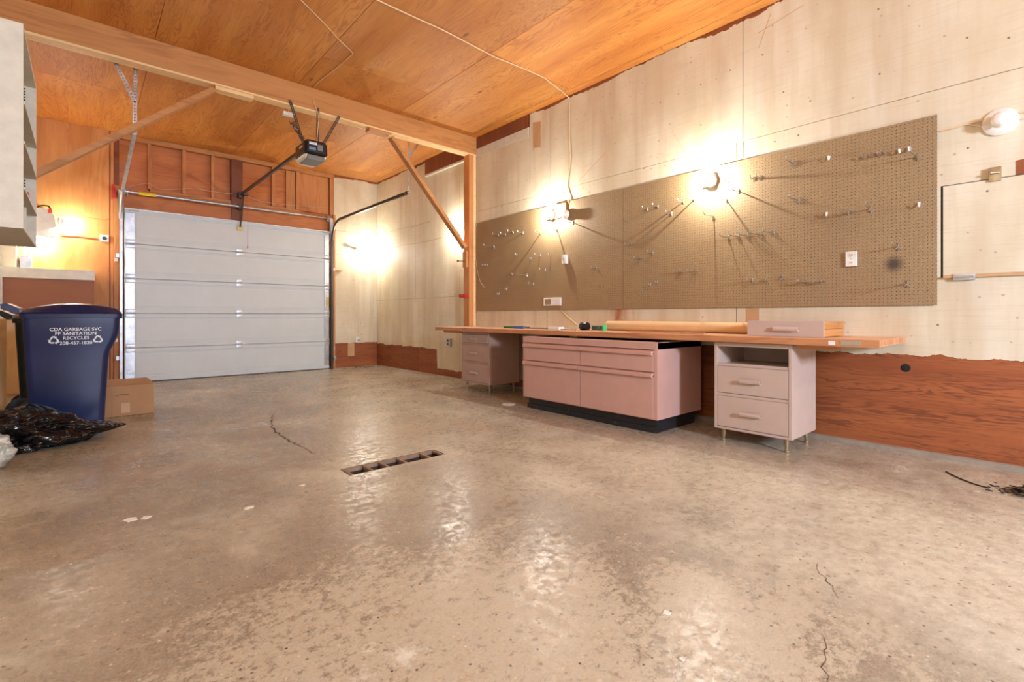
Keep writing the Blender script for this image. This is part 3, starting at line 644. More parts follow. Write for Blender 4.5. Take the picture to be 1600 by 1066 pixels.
for lev, y, wd, hgt, mat, lab in ((3,4.55,.08,.13,'tin','shiny tin standing alone on the highest shelf'),(3,4.72,.05,.16,'book_black','black box on the highest shelf'),(3,4.82,.06,.11,'book_cream','cream box on the highest shelf'),
        (2,4.50,.06,.15,'book_blue','dark blue box on the second highest shelf'),(2,4.66,.07,.17,'book_black','black box on the second highest shelf'),(1,4.52,.07,.12,'tin','metal tin on the second lowest shelf'),
        (1,4.68,.06,.15,'book_red','dull red box on the second lowest shelf'),(1,4.84,.05,.13,'book_cream','cream box on the second lowest shelf'),(0,4.60,.07,.13,'book_black','black box on the bottom of the case')):
    z = lv[lev]; x1 = X1-.07
    if mat == 'tin': tag(MB().lathe((x1-.04,y+.04,z+.001),(0,0,1),[(0,.036),(hgt*.7,.036),(hgt*.78,.03),(hgt*.8,.037),(hgt*.95,.037)],18).build('tin_can','chrome'), lab+' in the white shelf case', 'can')
    else: tag(MB().bbox(x1-.09, x1, y, y+wd, z+.001, z+hgt, .003).build('small_box', mat), lab+' in the white shelf case', 'box')
for z, y in ((zsh[0]+.019, 5.22),): tag(MB().bbox(X1-.10,X1-.03,y,y+.09,z,z+.13,.004).build('small_box','red_plastic'),'bright red box low in the far bay of the white shelf case','box')

hb = thing('hooded_box', 'white hooded metal box on the plywood wall between the two left bulbs', 'box', (-.37,9.29,2.1))
MB().prism([(-.49,2.08),(-.25,2.06),(-.30,2.38),(-.36,2.46),(-.49,2.46)], 9.12, 9.289, 'y').build('hood','white_plastic',hb)
MB().tube([(-.46,9.2,2.462),(-.45,9.2,2.50),(-.36,9.2,2.51),(-.33,9.2,2.44)], .010, 8, 0, 4).build('carry_handle','black_plastic',hb)
MB().bbox(-.36,-.32,9.115,9.20,2.40,2.46,.004).build('latch','red_plastic',hb)
t = thing('outlet_box', 'white outlet box with black socket on the plywood at the door jamb', 'outlet', tuple(BW(163,373)))
c_ = BW(163,373); MB().bbox(c_.x-.05,c_.x+.05,BY-.045,BY-.001,c_.z-.045,c_.z+.05,.004).build('box_body','white_plastic',t)
MB().cyl((c_.x,BY-.044,c_.z),(c_.x,BY-.050,c_.z),.028,18).build('socket','black_plastic',t)
tag(MB().tube([BW(96,368,BY-.012),BW(125,370,BY-.012),BW(154,374,BY-.012)], .009, 8).build('conduit','dark_board'), 'dark cord between the hooded box and the outlet at the jamb', 'cord')
t = thing('junction_box', 'galvanised junction box standing above the white shelf edge at left', 'outlet', (-.60,9.2,1.75))
a, b = BW(31,422,9.15), BW(50,400,9.15)
MB().bbox(a.x,b.x,9.12,9.289,1.64,b.z,.005).build('box_body','galvanized',t)
for zq in (1.77,1.69): MB().cyl(((a.x+b.x)/2,9.125,zq),((a.x+b.x)/2,9.115,zq),.026,16).build('socket','galvanized',t)
for k_, xx in enumerate((24,27.5)): tag(MB().tube([BW(xx-1,380,9.2),BW(xx,392,9.2),BW(xx-1.5,402,9.2),BW(xx+.5,412,9.2),BW(xx+3,421,9.2)], .010, 8, 0, 5).build('cream_cord','cable_white'), ('left','right')[k_]+' one of two cream cords beside the junction box', 'cord')
tag(MB().cyl(BW(38,398,9.2), BW(37,380,9.2), .016).build('conduit','cable_white'), 'short conduit rising from the junction box', 'conduit')
tag(MB().bbox(LX+.002,-.72+.06,9.05,9.288,1.64,2.1,.004).build('wall_panel','white_drywall'), 'white board in the left back corner above the shelf', 'board')

su = thing('shelf_unit', 'plywood shelf unit with white front edge in the left back corner', 'shelf', (-.35,9.05,0))
sx1 = BW(148,430,8.9).x
MB().bbox(LX+.004,sx1,8.9,9.286,1.495,1.63,.004).build('top_board','lens_cream',su)
MB().bbox(LX+.004,sx1-.004,8.93,8.945,.99,1.494,.002).build('front_panel','brown_hardboard',su)
MB().bbox(LX+.004,sx1-.01,8.9,9.286,.955,.985,.003).build('lower_shelf','pale_ply',su)
MB().bbox(LX+.004,LX+.03,8.88,8.93,.0,1.494,.003).build('edge_post','lens_cream',su)
MB().bbox(LX+.032,sx1-.01,8.95,9.286,.0,.95,.003).build('lower_box','pale_ply',su)
bpn = thing('plywood_panel', 'pale plywood panel with dark slot standing at the left edge behind the black cart', 'panel', (-.70,7.2,0))
MB().bbox(LX+.01,-.60,7.30,7.32,.0,.97,.003).build('sheet','pale_ply',bpn)
MB().bbox(-.765,-.74,7.293,7.301,.60,.72,.002).build('dark_slot','dark_board',bpn)

# ------------------------------------------------------------------ bins
def cart(ox, oy, sc_, body, label, name, lettering):
    t = thing(name, label, 'bin', (ox-.1, oy+.25, 0))
    def P(v): return (ox+v[0]*sc_, oy+v[1]*sc_, v[2]*sc_)
    def tr(mb): mb.v = [P(v) for v in mb.v]; return mb
    m = MB(); m.loft([(.02,-.34,.145,.07,.43,.05),(.20,-.35,.152,.06,.44,.05),(.478,-.362,.167,.045,.455,.05),(.60,-.368,.172,.04,.46,.05),(.675,-.370,.181,.036,.464,.05),
        (.75,-.374,.212,.03,.468,.05),(.83,-.378,.243,.02,.475,.05),(.90,-.380,.250,.015,.48,.05),(1.0,-.383,.253,.01,.485,.05),(1.02,-.383,.253,.01,.485,.05)])
    tr(m).build('bin_body', body, t)
    m = MB(); m.loft([(.985,-.40,.268,-.008,.50,.05),(1.02,-.402,.272,-.010,.502,.05),(1.025,-.39,.26,0,.49,.05)]); tr(m).build('rim', body, t)
    m = MB(); vs = []; fs = []; nx, ny = 14, 8
    for i in range(nx+1):
        for j in range(ny+1):
            u, v = i/nx, j/ny; x = -.395+u*.665; y = -.012+v*.516
            z = 1.03+.085*math.sin(PI*min(1,max(0,u*.85+.06)))**.8*(.55+.45*math.sin(PI*(.12+.76*v)))
            if i in (0,nx) or j in (0,ny): z = 1.027
            vs.append((x,y,z))
    for i in range(nx):
        for j in range(ny): a = i*(ny+1)+j; fs.append((a,a+ny+1,a+ny+2,a+1))
    m.add(vs, fs, 0, True)
    m.prism([(-.395,1.025),(-.40,1.065),(-.47,1.105),(-.515,1.095),(-.50,1.075),(-.44,1.02)], .03, .455, 'y')
    tr(m).build('lid', body, t)
    m = MB(); m.cyl((-.49,.02,1.07),(-.49,.47,1.07),.016); tr(m).build('handle_bar', body, t); m = MB(); m.cyl((.262,.05,.985),(.262,.42,.985),.010); tr(m).build('catch_bar', body, t)
    for y in (.0, .45): m = MB(); m.lathe((-.33,y,.125),(0,1,0),[(0,.09),(.004,.122),(.035,.122),(.04,.09)],24); tr(m).build('wheel','black_plastic',t)
    if lettering:
        def plane(z):
            tb = [(.478,.045),(.60,.04),(.675,.036),(.75,.03),(.83,.02),(.90,.015),(1.0,.01)]
            for (za,ya),(zb,yb) in zip(tb, tb[1:]):
                if za <= z <= zb: return ya+(yb-ya)*(z-za)/(zb-za)
            return tb[-1][1]
        for s_, z, size in (('CDA GARBAGE SVC',.872,.040),('PF SANITATION',.835,.040),('RECYCLES',.796,.040),('208-457-1820',.752,.040)):
            cu = bpy.data.curves.new('lettering','FONT'); cu.body = s_; cu.size = size*.98; cu.align_x = 'CENTER'; cu.offset = .0006; cu.extrude = .0007
            ob = bpy.data.objects.new('tmp', cu); S.collection.objects.link(ob); dg = bpy.context.evaluated_depsgraph_get(); dg.update()
            me = bpy.data.meshes.new_from_object(ob.evaluated_get(dg)); bpy.data.objects.remove(ob)
            for v in me.vertices:
                x, y, zz = v.co; Z = z+y; v.co = (ox-.047+x*.97-ORG[t.name][0], oy+plane(Z)-.0025-zz-ORG[t.name][1], Z)
            me.materials.clear(); me.materials.append(MATS['bin_print']); o2 = bpy.data.objects.new('lettering', me); S.collection.objects.link(o2); o2.parent = t
        for cx in (-.190, .098):
            R = .043; V = [Vector((R*math.cos(PI/2-k*2*PI/3), R*math.sin(PI/2-k*2*PI/3))) for k in range(3)]
            for k in range(3):
                m = MB(); a, b, c3 = V[k-1], V[k], V[(k+1)%3]
                c0 = [a.lerp(b,.46), a.lerp(b,.80), b.lerp(c3,.20), b.lerp(c3,.26), b.lerp(c3,.44)]
                def seg(p, q, w0, w1):
                    dx, dz = q[0]-p[0], q[1]-p[1]; L = math.hypot(dx,dz); nx_, nz = -dz/L, dx/L
                    vs = [(cx+p[0]+nx_*w0, p[1]+nz*w0), (cx+p[0]-nx_*w0, p[1]-nz*w0), (cx+q[0]-nx_*w1, q[1]-nz*w1), (cx+q[0]+nx_*w1, q[1]+nz*w1)]
                    m.add([(ox+v[0], oy+plane(.792+v[1])-.0032, .792+v[1]) for v in vs], [(0,1,2,3)])
                seg(c0[0],c0[1],.006,.006); seg(c0[1],c0[2],.006,.006); seg(c0[2],c0[3],.006,.006); seg(c0[3],c0[4],.013,.0005)
                m.build('recycling_arrow', 'bin_print', t)
    return t
cart(0, 5.68, 1.0, 'navy_plastic', 'large navy blue wheeled recycling cart with white lettering', 'recycling_cart', True)
cart(-.115, 6.40, .95, 'dark_green_plastic', 'black green wheeled cart half hidden behind the navy recycling cart', 'garbage_cart', False)

# bags
def blobmesh(c, rx, ry, rz, amp, fr, nu=90, nv=46, tip=None, seed=0):
    vs = []; fs = []
    for j in range(nv+1):
        th_ = PI*j/nv
        for i in range(nu):
            ph = 2*PI*i/nu; d = Vector((math.sin(th_)*math.cos(ph), math.sin(th_)*math.sin(ph), math.cos(th_)))
            q = d*fr+Vector((seed,seed*2,seed*3))
            r = 1+amp*(noise.noise(q)*1.2+.8*abs(noise.noise(q*2.1))+.16*abs(noise.noise(q*5.1))-.2)
            p = Vector((d.x*rx*r, d.y*ry*r, d.z*rz*r))
            if tip and d.x > 0: p.x += tip*max(0,d.x)**3*rx; p.z *= 1-.55*max(0,d.x)**1.5
            p += Vector(c); p.z = max(p.z, .003+.004*abs(noise.noise(q*4))); vs.append(p)
    for j in range(nv):
        for i in range(nu): fs.append((j*nu+i,(j+1)*nu+i,(j+1)*nu+(i+1)%nu,j*nu+(i+1)%nu))
    return MB().add(vs, fs, 0, True)
tag(blobmesh((-.34,5.27,.09),.34,.32,.19,.30,1.7,160,80,.55,3).build('trash_bag','black_bag'), 'crumpled shiny black plastic bag on the floor against the blue cart', 'bag')
tag(blobmesh((-.56,4.58,.115),.20,.20,.145,.18,1.7,80,40,None,5).build('clear_bag','clear_bag'), 'pale translucent striped plastic bag at the left picture edge', 'bag')

# cardboard box
t = thing('cardboard_box', 'flat taped brown cardboard box on the floor right of the blue cart', 'box', (.25,6.45,0))
bx0,bx1,by0,by1,bh = .152,.548,6.2,6.72,.305
MB().bbox(bx0,bx1,by0,by1,0.001,bh,.006).build('carton','cardboard',t)
m = MB(); m.prism([(by0,bh+.001),(by1,bh+.001),(by1-.05,bh+.02),(by0+.25,bh+.032),(by0+.02,bh+.008)], bx0+.004, bx1-.03, 'x'); m.build('top_flap','cardboard',t)
MB().box(bx0+.13,bx0+.20,by0-.002,by0+.001,.03,.13).build('tape_strip','cardboard_tape',t)
MB().tube([(bx0+.09,by0-.001,bh-.10),(bx0+.12,by0-.001,bh-.088),(bx0+.17,by0-.001,bh-.09),(bx0+.20,by0-.001,bh-.10)], .003, 6).build('hand_slot','dark_board',t)

# ------------------------------------------------------------------ workbench
BX, BYR, BYL, BT, BB = 3.75, .75, 5.88, .845, .797
t = thing('workbench_top', 'long worn wooden workbench top running along the right wall over pink cabinets', 'workbench', (4.1,3.3,BB))
m = MB(); m.bbox(BX+.022, WX-.002, BYR, BYL, BB+.006, BT, .003); m.build('board', 'benchtop_wood', t)
m = MB(); m.bbox(BX, BX+.02, BYR, BYL+.01, BB, BT, .003); m.build('front_edge', 'bench_edge', t)
m = MB()
for k in range(7): m.bbox(3.78+k*.104, 3.872+k*.104, BYR-.004, BYR+.02, BB+.012, BT-.002, .002)
m.build('end_planks', 'bench_edge', t)
for q in ((3.82,3.92,1.00,1.24,BB-.03),(3.86,3.96,5.45,5.84,BB-.03),(3.79,3.86,3.28,3.38,BB-.018)): MB().bbox(*q, BB+.004, .003).build('cleat', 'bench_edge', t)
for ya, yb in ((.80,.86),): MB().bbox(BX-.003,BX+.003,ya+.05,yb+.10,BB+.012,BT-.006,.001).build('foil_sticker','chrome',t)
MB().box(BX-.001,BX+.002,.99,1.03,BB+.01,BT-.012).build('paint_chip','label_white',t)

def handle_pull(m, x, yc, zc, w_=.13, h=.022):
    m.prism([(x,zc-h*.6),(x-.028,zc-h*.5),(x-.032,zc),(x-.022,zc+h*.5),(x-.018,zc+h*.3),(x-.024,zc-.0),(x-.02,zc-h*.25),(x,zc-h*.3)], yc-w_/2, yc+w_/2, 'y')
def pedestal(px0, y0, y1, label, mat, missing, zb, hmat):
    X0, X1, Z1 = px0, px0+.515, BB-.006
    t = thing('drawer_pedestal', label, 'cabinet', ((X0+X1)/2,(y0+y1)/2,0))
    th = .022; m = MB()
    m.bbox(X0,X1,y0,y0+th,zb,Z1,.003).bbox(X0,X1,y1-th,y1,zb,Z1,.003).bbox(X0,X1,y0+th,y1-th,Z1-.03,Z1,.003).bbox(X0,X1,y0+th,y1-th,zb,zb+.018,.002)
    m.box(X1-.012,X1,y0+th,y1-th,zb,Z1)
    zs = [zb+.022, zb+.262, zb+.29, zb+.50, zb+.528, Z1-.035]
    for z in (zs[1]+.002, zs[3]+.002): m.bbox(X0+.004,X0+.03,y0+th,y1-th,z,z+.022,.002)
    m.box(X0+.03, X1-.012, y0+th, y1-th, zs[3]+.004, zs[3]+.014)
    m.box(X0+.40,X0+.404,y0-.002,y0+.002,zb+.06,Z1-.02)
    m.build('carcass', mat, t)
    for i in range(3):
        if missing and i == 2: continue
        a, b = zs[2*i], zs[2*i+1]; dm = MB(); dm.bbox(X0-.006 if not missing else X0+.002, X0+.018, y0+th+.003, y1-th-.003, a, b, .003)
        dm.box(X0+.018, X1-.06, y0+th+.01, y1-th-.01, a+.006, b-.02)
        dr = dm.build('drawer', mat, t); hm = MB(); handle_pull(hm, X0-.004, (y0+y1)/2, (a+b)/2, .15, .028); hm.build('handle', hmat, dr)
    for xx, sx in ((X0+.055,-1),(X1-.055,1)):
        for yy, sy in ((y0+.055,-1),(y1-.055,1)):
            lm = MB(); lm.lathe((xx,yy,zb+.001), (sx*.04,sy*.04,-1), [(0,.026),(.01,.026),(.014,.019),(zb*.80,.010),(zb*.84,.016),(zb*.985,.016)], 12)
            lm.build('leg','brass_leg',t)
    return t
pedestal(3.805, 1.272, 1.842, 'dusty pink wooden drawer cabinet on splayed legs with its top drawer missing', 'dusty_pink_enamel', True, .105, 'dusty_pink_enamel')
pedestal(3.835, 4.77, 5.36, 'pink three-drawer cabinet on short legs under the far end of the workbench', 'tan_pink_enamel', False, .12, 'dusty_pink_enamel')

t = thing('drawer_cabinet', 'wide pink metal cabinet with four drawers on a black base under the bench', 'cabinet', (3.95,3.06,0))
cx0,cx1,cy0,cy1,cz0,cz1 = 3.60,4.35,2.233,3.89,.122,.777; th = .02
m = MB(); m.bbox(cx0+.004,cx1,cy0,cy0+.035,cz0,cz1,.004).bbox(cx0+.004,cx1,cy1-.025,cy1,cz0,cz1,.004).box(cx1-.01,cx1,cy0,cy1,cz0,cz1).box(cx0+.03,cx1,cy0+.02,cy1-.02,cz0,cz0+.015)
m.bbox(cx0+.004,cx0+.03,cy0+.035,cy1-.025,cz0,cz0+.012,.002)
m.bbox(cx0,cx0+.08,cy0,cy1,cz1-.062,cz1,.004).bbox(cx0+.07,cx1,cy0,cy0+.02,cz1-.062,cz1,.003).bbox(cx0+.07,cx1,cy1-.02,cy1,cz1-.062,cz1,.003)
m.build('carcass','pink_enamel',t)
MB().box(cx0+.08,cx1-.01,cy0+.02,cy1-.02,cz1-.03,cz1-.02).build('dark_gap_sheet','book_black',t)  # black sheet standing in for the shaded gap below the bench
ym = (cy0+.035+cy1-.025)/2+.01; rows = [(cz0+.006, cz0+.40-.0), (cz0+.404, cz1-.068)]
for a, b in rows:
    for ya, yb in ((cy0+.038, ym-.003), (ym+.003, cy1-.028)):
        dm = MB(); dm.bbox(cx0-.002,cx0+.02,ya,yb,a,b-.034,.003); dm.box(cx0+.02,cx1-.05,ya+.01,yb-.01,a+.01,b-.04)
        dm.box(cx0+.012,cx0+.02,ya,yb,b-.036,b)
        dr = dm.build('drawer','pink_enamel',t)
        hm = MB(); hm.prism([(cx0+.010,b-.004),(cx0-.020,b-.006),(cx0-.036,b-.020),(cx0-.034,b-.038),(cx0-.016,b-.046),(cx0-.006,b-.036),(cx0-.012,b-.030),(cx0+.010,b-.016)], ya, yb, 'y'); hm.build('rail_handle','pink_enamel',dr)
MB().box(3.655,4.30,2.275,3.85,0,cz0).bbox(3.64,3.656,2.262,3.862,0,.05,.003).build('plinth','black_base_paint',t)

# loose drawer on the bench
t = thing('loose_drawer', 'dusty pink wooden drawer lying on the right end of the workbench', 'drawer', (4.2,1.38,BT))
dx,dy0,dy1,dh = 3.93,1.108,1.636,.118; z = BT+.001
MB().bbox(dx,dx+.018,dy0,dy1,z,z+dh,.003).build('drawer_front','dusty_pink_enamel',t)
m = MB()
for a,b in ((dy0+.006,dy0+.02),(dy1-.02,dy1-.006)): m.bbox(dx+.018,dx+.50,a,b,z+.004,z+.058,.002).bbox(dx+.018,dx+.50,a,b,z+.0595,z+dh-.004,.002)
m.box(dx+.49,dx+.50,dy0+.02,dy1-.02,z+.004,z+dh-.01); m.box(dx+.018,dx+.49,dy0+.02,dy1-.02,z+.004,z+.012)
m.build('drawer_box','fir_lumber_x',t)
hm = MB(); handle_pull(hm, dx, (dy0+dy1)/2-.02, z+dh*.5, .17, .032); hm.build('handle','dusty_pink_enamel',t)

tag(MB().lathe((4.25,1.70,BT+.052),(0,1,0),[(0,.042),(0,.051),(1.54,.051),(1.54,.046),(1.50,.044),(1.50,.001)],32).build('cardboard_tube','kraft_tube'), 'long kraft paper roll lying along the bench against the wall', 'roll')
p = lambda px, py: FL(px, py, BT)
tag(MB().bbox(3.90,3.94,1.98,2.75,BT+.001,BT+.014,.002).build('wood_stick','bench_edge'), 'thin wooden stick lying in front of the paper roll', 'stick')
def on_bench(px, X, dz=0): r = ray(px, 0); return Vector((X, r[1]*X/r[0], BT+dz))
t = thing('caulking_tool', 'long thin tool with green tip and blue grip lying on the bench', 'tool', tuple(on_bench(830,4.0)))
a = on_bench(788,4.0,.014)
MB().cyl(on_bench(788,4.0,.014), on_bench(804,4.0,.014), .013).build('green_end','tool_green',t)
MB().cyl(on_bench(804,4.0,.016), on_bench(818,4.0,.016), .016).build('grip','tool_blue',t)
MB().cyl(on_bench(818,4.0,.012), on_bench(860,4.0,.012), .008).build('rod','steel_rod',t)
tag(MB().cyl(on_bench(807,4.25,.01), on_bench(827,4.25,.01), .010).build('marker_pen','black_plastic'), 'short dark rod lying behind the blue grip on the bench', 'rod')
tag(MB().bbox(3.93,4.02,on_bench(875,3.95).y,on_bench(858,3.95).y,BT+.001,BT+.034,.006).build('white_tissue','white_plastic'), 'small white box lying on the bench left of the black tape roll', 'box')
c_ = on_bench(913.5,4.05,0)
t = thing('tape_roll', 'black roll of tape standing on the bench', 'tape', tuple(c_))
MB().lathe(c_+Vector((0,-.045,.044)),(0,1,0),[(0,.042),(.004,.044),(.086,.044),(.09,.042)],28).build('roll','black_plastic',t)
MB().bbox(c_.x-.05,c_.x+.03,c_.y-.07,c_.y+.06,BT+.001,BT+.004,.001).build('backing_sheet','smoke_grey',t)
t = thing('scrub_brush', 'green brush head lying between the tape roll and the paper roll', 'brush', tuple(on_bench(935,4.1)))
m = MB(); random.seed(3); ya, yb = on_bench(944,4.08).y, on_bench(925,4.08).y
for k in range(160):
    a = Vector((4.08+random.uniform(-.03,.03), random.uniform(ya,yb), BT+.004)); m.tube([a, a+Vector((random.uniform(-.02,.02),random.uniform(-.02,.02),random.uniform(.035,.055)))], .0014, 4)
m.build('bristles','kraft_brush',t)
MB().bbox(4.05,4.11,ya-.012,ya+.010,BT+.001,BT+.06,.003).build('brush_back','bright_green',t)
tag(MB().bbox(3.95,3.97,on_bench(900,3.96).y,on_bench(877,3.96).y,BT+.001,BT+.012,.002).build('small_file','steel_rod'), 'small flat dark file lying left of the black tape roll', 'tool')
tag(MB().bbox(4.0,4.06,on_bench(897,4.03).y,on_bench(890,4.03).y,BT+.001,BT+.006,.002).build('paper_scrap','label_white'), 'white paper scrap beside the small file on the bench', 'scrap')

# ------------------------------------------------------------------ pegboards with notches for the lamps
PX = WX-.022; pt = 2.42; pb = 1.078
yl = RW(745.5,400,PX).y; ysm = RW(973.5,400,PX).y; yr = RW(1464,400,PX).y
n1a, n1b = RW(854,340,PX).y, RW(865,340,PX).y; n2a, n2b = RW(1097,290,PX).y, RW(1122,290,PX).y
def peg(ya, yb, na, nb, nz, label):
    tag(MB().prism([(ya,pb),(ya,pt),(na,pt),(na,nz),(nb,nz),(nb,pt),(yb,pt),(yb,pb)], PX, PX+.006, 'x').build('pegboard','pegboard'), label, 'pegboard')
peg(yl, ysm+.002, n1a, n1b, 2.17, 'left sheet of brown pegboard nearest the wooden post')
peg(ysm-.002, yr, n2a, n2b, 2.17, 'right sheet of brown pegboard holding the white duplex outlet')
m = MB()
for y in (yl-.03, n1a+.05, ysm, n2a+.1, 1.3, yr+.03):
    m.box(PX+.006, WX+.001, y-.02, y+.02, pb, 2.15)
struct(m.build('trim_30', 'fir_lumber_z'))
# hooks: wire bent through the board, reaching out and turning up
def hook_mesh(kind):
    m = MB()
    if kind == 'long': m.tube([(0,0,0),(-.03,0,.002),(-.16,0,0),(-.19,0,.006),(-.20,0,.028)], .0040, 6, 0, 4); m.tube([(0,0,-.025),(-.006,0,-.02),(-.006,0,.02),(0,0,.025)], .0046, 6); m.tube([(-.004,-.014,-.012),(-.014,0,-.004),(-.004,.014,-.012)], .0042, 6)
    if kind == 'mid': m.tube([(0,0,0),(-.02,0,0),(-.09,0,-.004),(-.105,0,.004),(-.108,0,.02)], .0040, 6, 0, 4); m.tube([(0,0,-.02),(-.006,0,-.014),(-.006,0,.016),(0,0,.02)], .0042, 6)
    if kind == 'short': m.tube([(0,0,.012),(-.008,0,.006),(-.010,0,-.012),(-.030,0,-.016),(-.040,0,-.004),(-.041,0,.010)], .0042, 6, 0, 3)
    if kind == 'double':
        for s_ in (-.02,.02): m.tube([(0,s_,0),(-.03,s_,-.002),(-.08,s_*1.5,-.002),(-.09,s_*1.5,.018)], .0040, 6, 0, 3)
        m.tube([(-.006,-.028,0),(-.006,.028,0)], .0042, 6); m.tube([(-.005,0,.014),(-.005,0,-.014)], .0042, 6)
    if kind == 'white': m.tube([(0,0,.014),(-.012,0,.012),(-.018,0,-.008),(-.036,0,-.014),(-.045,0,.012)], .0055, 8, 0, 3)
    if kind == 'bracket': m.tube([(0,0,.02),(-.012,0,.02),(-.012,0,-.02),(-.012,-.03,-.02)], .0042, 6)
    me = m.build('hook_proto_'+kind, 'white_plastic' if kind == 'white' else 'wire_steel'); d = me.data; bpy.data.objects.remove(me); d.name = 'peg_hook'; return d
HM = {k: hook_mesh(k) for k in ('long','mid','short','double','white','bracket')}
Lf, Rt = 'on the left pegboard', 'on the right pegboard'
hooks = [
 (779.5,366.7,'mid','first wire hook from the left in the top left row '+Lf),(790.5,366.7,'mid','second wire hook from the left in the top left row '+Lf),(802,363,'mid','third wire hook from the left in the top left row '+Lf),(817.7,364,'mid','last wire hook of the top left row '+Lf),
 (772.7,386,'long','long wire hook just under the top left row '+Lf),(762,414,'short','short hook near the left board edge at switch height, right of its pair'),(757,414,'short','short hook nearest the left board edge at switch height'),
 (808,397.6,'short','small lone hook between the top left row and the lower hooks '+Lf),(830.5,404,'short','small hook casting a long shadow left of the switch '+Lf),
 (845,364,'mid','wire hook straight below the left lit lamp'),(871,359.5,'long','wire hook just below the lamp holder without a bulb'),(845,399,'mid','wire hook mid height left of the white switch '+Lf),
 (853,422,'mid','wire hook above the white power strip '+Lf),(861,397.6,'short','tiny hook nearest to the white switch '+Lf),(834,444,'mid','lowest wire hook left of the power strip '+Lf),
 (824,430.6,'long','long wire hook low and left of the power strip'),(802,427.5,'short','tiny hook at the left end of the low long hook'),(793,451,'short','tiny hook, upper of two in the lower left corner of the board'),(780.6,459,'short','tiny hook, lowest of all on the left pegboard'),
 (895,348,'mid','wire hook right of the lamp holder without a bulb'),(932,420,'mid','wire hook right of the white switch '+Lf),(940.5,446.7,'bracket','square-bent wire hook low near the board seam'),
 (1012,327.4,'mid','left one of two wire hooks right of the board seam at lamp height'),(1028.6,323,'mid','right one of two wire hooks right of the board seam at lamp height'),(1050,334.4,'mid','lower left hook of the three near the right lit lamp'),(1068.4,315.6,'mid','middle hook of the three left of the right lit lamp'),(1085,312,'mid','hook nearest below left of the right lit lamp'),
 (987,382.6,'double','double hook beside the board seam'),(1001.5,404,'double','double hook below and right of the one at the seam'),(1020.6,395,'mid','wire hook up and right of the lower double hook'),
 (1115.6,339,'long','long hook straight below the right lit lamp'),(1135.4,313,'mid','hook below right of the right lit lamp'),(1153.9,299,'mid','hook right of the right lit lamp, lower of the near ones'),(1177.8,280.5,'mid','left one of the close pair level with the right lit lamp'),(1188,278.6,'mid','right one of the close pair level with the right lit lamp'),
 (1138.6,372,'long','first from the left of five long hooks in the centre row'),(1154.5,371,'long','second from the left of five long hooks in the centre row'),(1168.9,369.5,'long','middle one of five long hooks in the centre row'),(1189,368,'long','fourth from the left of five long hooks in the centre row'),(1210,365,'long','last on the right of five long hooks in the centre row'),
 (1062.7,425,'double','left one of two pale double hooks low '+Rt),(1085,424,'double','right one of two pale double hooks low '+Rt),(1005,453,'short','lowest of three tiny stepped hooks near the seam'),(1017.4,444.8,'short','middle of three tiny stepped hooks near the seam'),(1028,440.6,'short','highest of three tiny stepped hooks near the seam'),
 (1176.8,439,'mid','first of three hooks in the low row under the five long hooks'),(1196,439,'mid','second of three hooks in the low row under the five long hooks'),(1223,435,'long','third of three hooks in the low row under the five long hooks'),(1132,283,'bracket','small angled wire just right of the right lit lamp'),
 (1241.5,257,'long','long hook near the top edge left of the white peg'),(1297,247.7,'white','white plastic peg near the top edge of the right pegboard'),
 (1350.5,245.5,'short','first of four close small hooks in the top row'),(1361,243.5,'short','second of four close small hooks in the top row'),(1372,241,'short','third of four close small hooks in the top row'),(1382.7,239,'short','last of four close small hooks in the top row'),
 (1406.6,237.5,'white','left one of two pale pegs at the top right of the board'),(1421.6,234,'white','right one of two pale pegs at the top right of the board'),(1434,246,'long','long hook in the top right corner of the board'),
 (1249.4,314,'long','long hook above and left of the duplex outlet'),(1292.5,335.4,'white','pale peg above the duplex outlet, left of its neighbours'),(1326,333.8,'double','pale hook straight above the duplex outlet'),(1361,327.4,'long','hook above and right of the duplex outlet'),(1437,320.4,'white','lone pale peg near the right edge of the board'),
 (1404,386.4,'long','hook directly above the dark round stain'),(1418.4,444.4,'long','hook below the dark round stain'),(1260.6,440.6,'double','left one of two pale hooks low and left of the duplex outlet'),(1283.5,440.6,'double','right one of two pale hooks low and left of the duplex outlet')]
for i, (px, py, k, lab) in enumerate(hooks):
    o = bpy.data.objects.new('peg_hook', HM[k]); S.collection.objects.link(o); o.location = RW(px, py, PX)-Vector((.001,0,0)); tag(o, lab, 'hook', 'wire hooks in the pegboard')
    o.rotation_euler = (0, 0, math.radians((i*37) % 13-6))

# ------------------------------------------------------------------ wall fittings
def duplex(c_, w_, h, label):
    t = thing('wall_outlet', label, 'outlet', tuple(c_)); x = c_.x
    MB().bbox(x-.024, x, c_.y-w_/2, c_.y+w_/2, c_.z-h/2, c_.z+h/2, .003).build('cover_plate','white_plastic',t)
    for s_ in (-.25,.25):
        so = MB().lathe((x-.024,c_.y,c_.z+s_*h),(-1,0,0),[(0,.017),(.003,.017)],16).build('socket','lens_cream',t)
        MB().box(x-.0285,x-.0265,c_.y-.008,c_.y-.005,c_.z+s_*h-.004,c_.z+s_*h+.008).box(x-.0285,x-.0265,c_.y+.005,c_.y+.008,c_.z+s_*h-.004,c_.z+s_*h+.008).box(x-.0285,x-.0265,c_.y-.002,c_.y+.002,c_.z+s_*h-.012,c_.z+s_*h-.008).build('slots','hole_dark',so)
    MB().lathe((x-.024,c_.y,c_.z),(-1,0,0),[(0,.004),(.001,.004)],8).build('screw','chrome',t)
duplex(RW(1331,405,PX), .073, .115, 'white duplex outlet with two sockets on the right pegboard')
c_ = RW(885,405.5,PX); t = thing('light_switch', 'small white switch on the left pegboard below the bulbless holder', 'switch', tuple(c_))
MB().bbox(c_.x-.05,c_.x,c_.y-.030,c_.y+.034,c_.z-.055,c_.z+.055,.004).build('box_body','white_plastic',t)
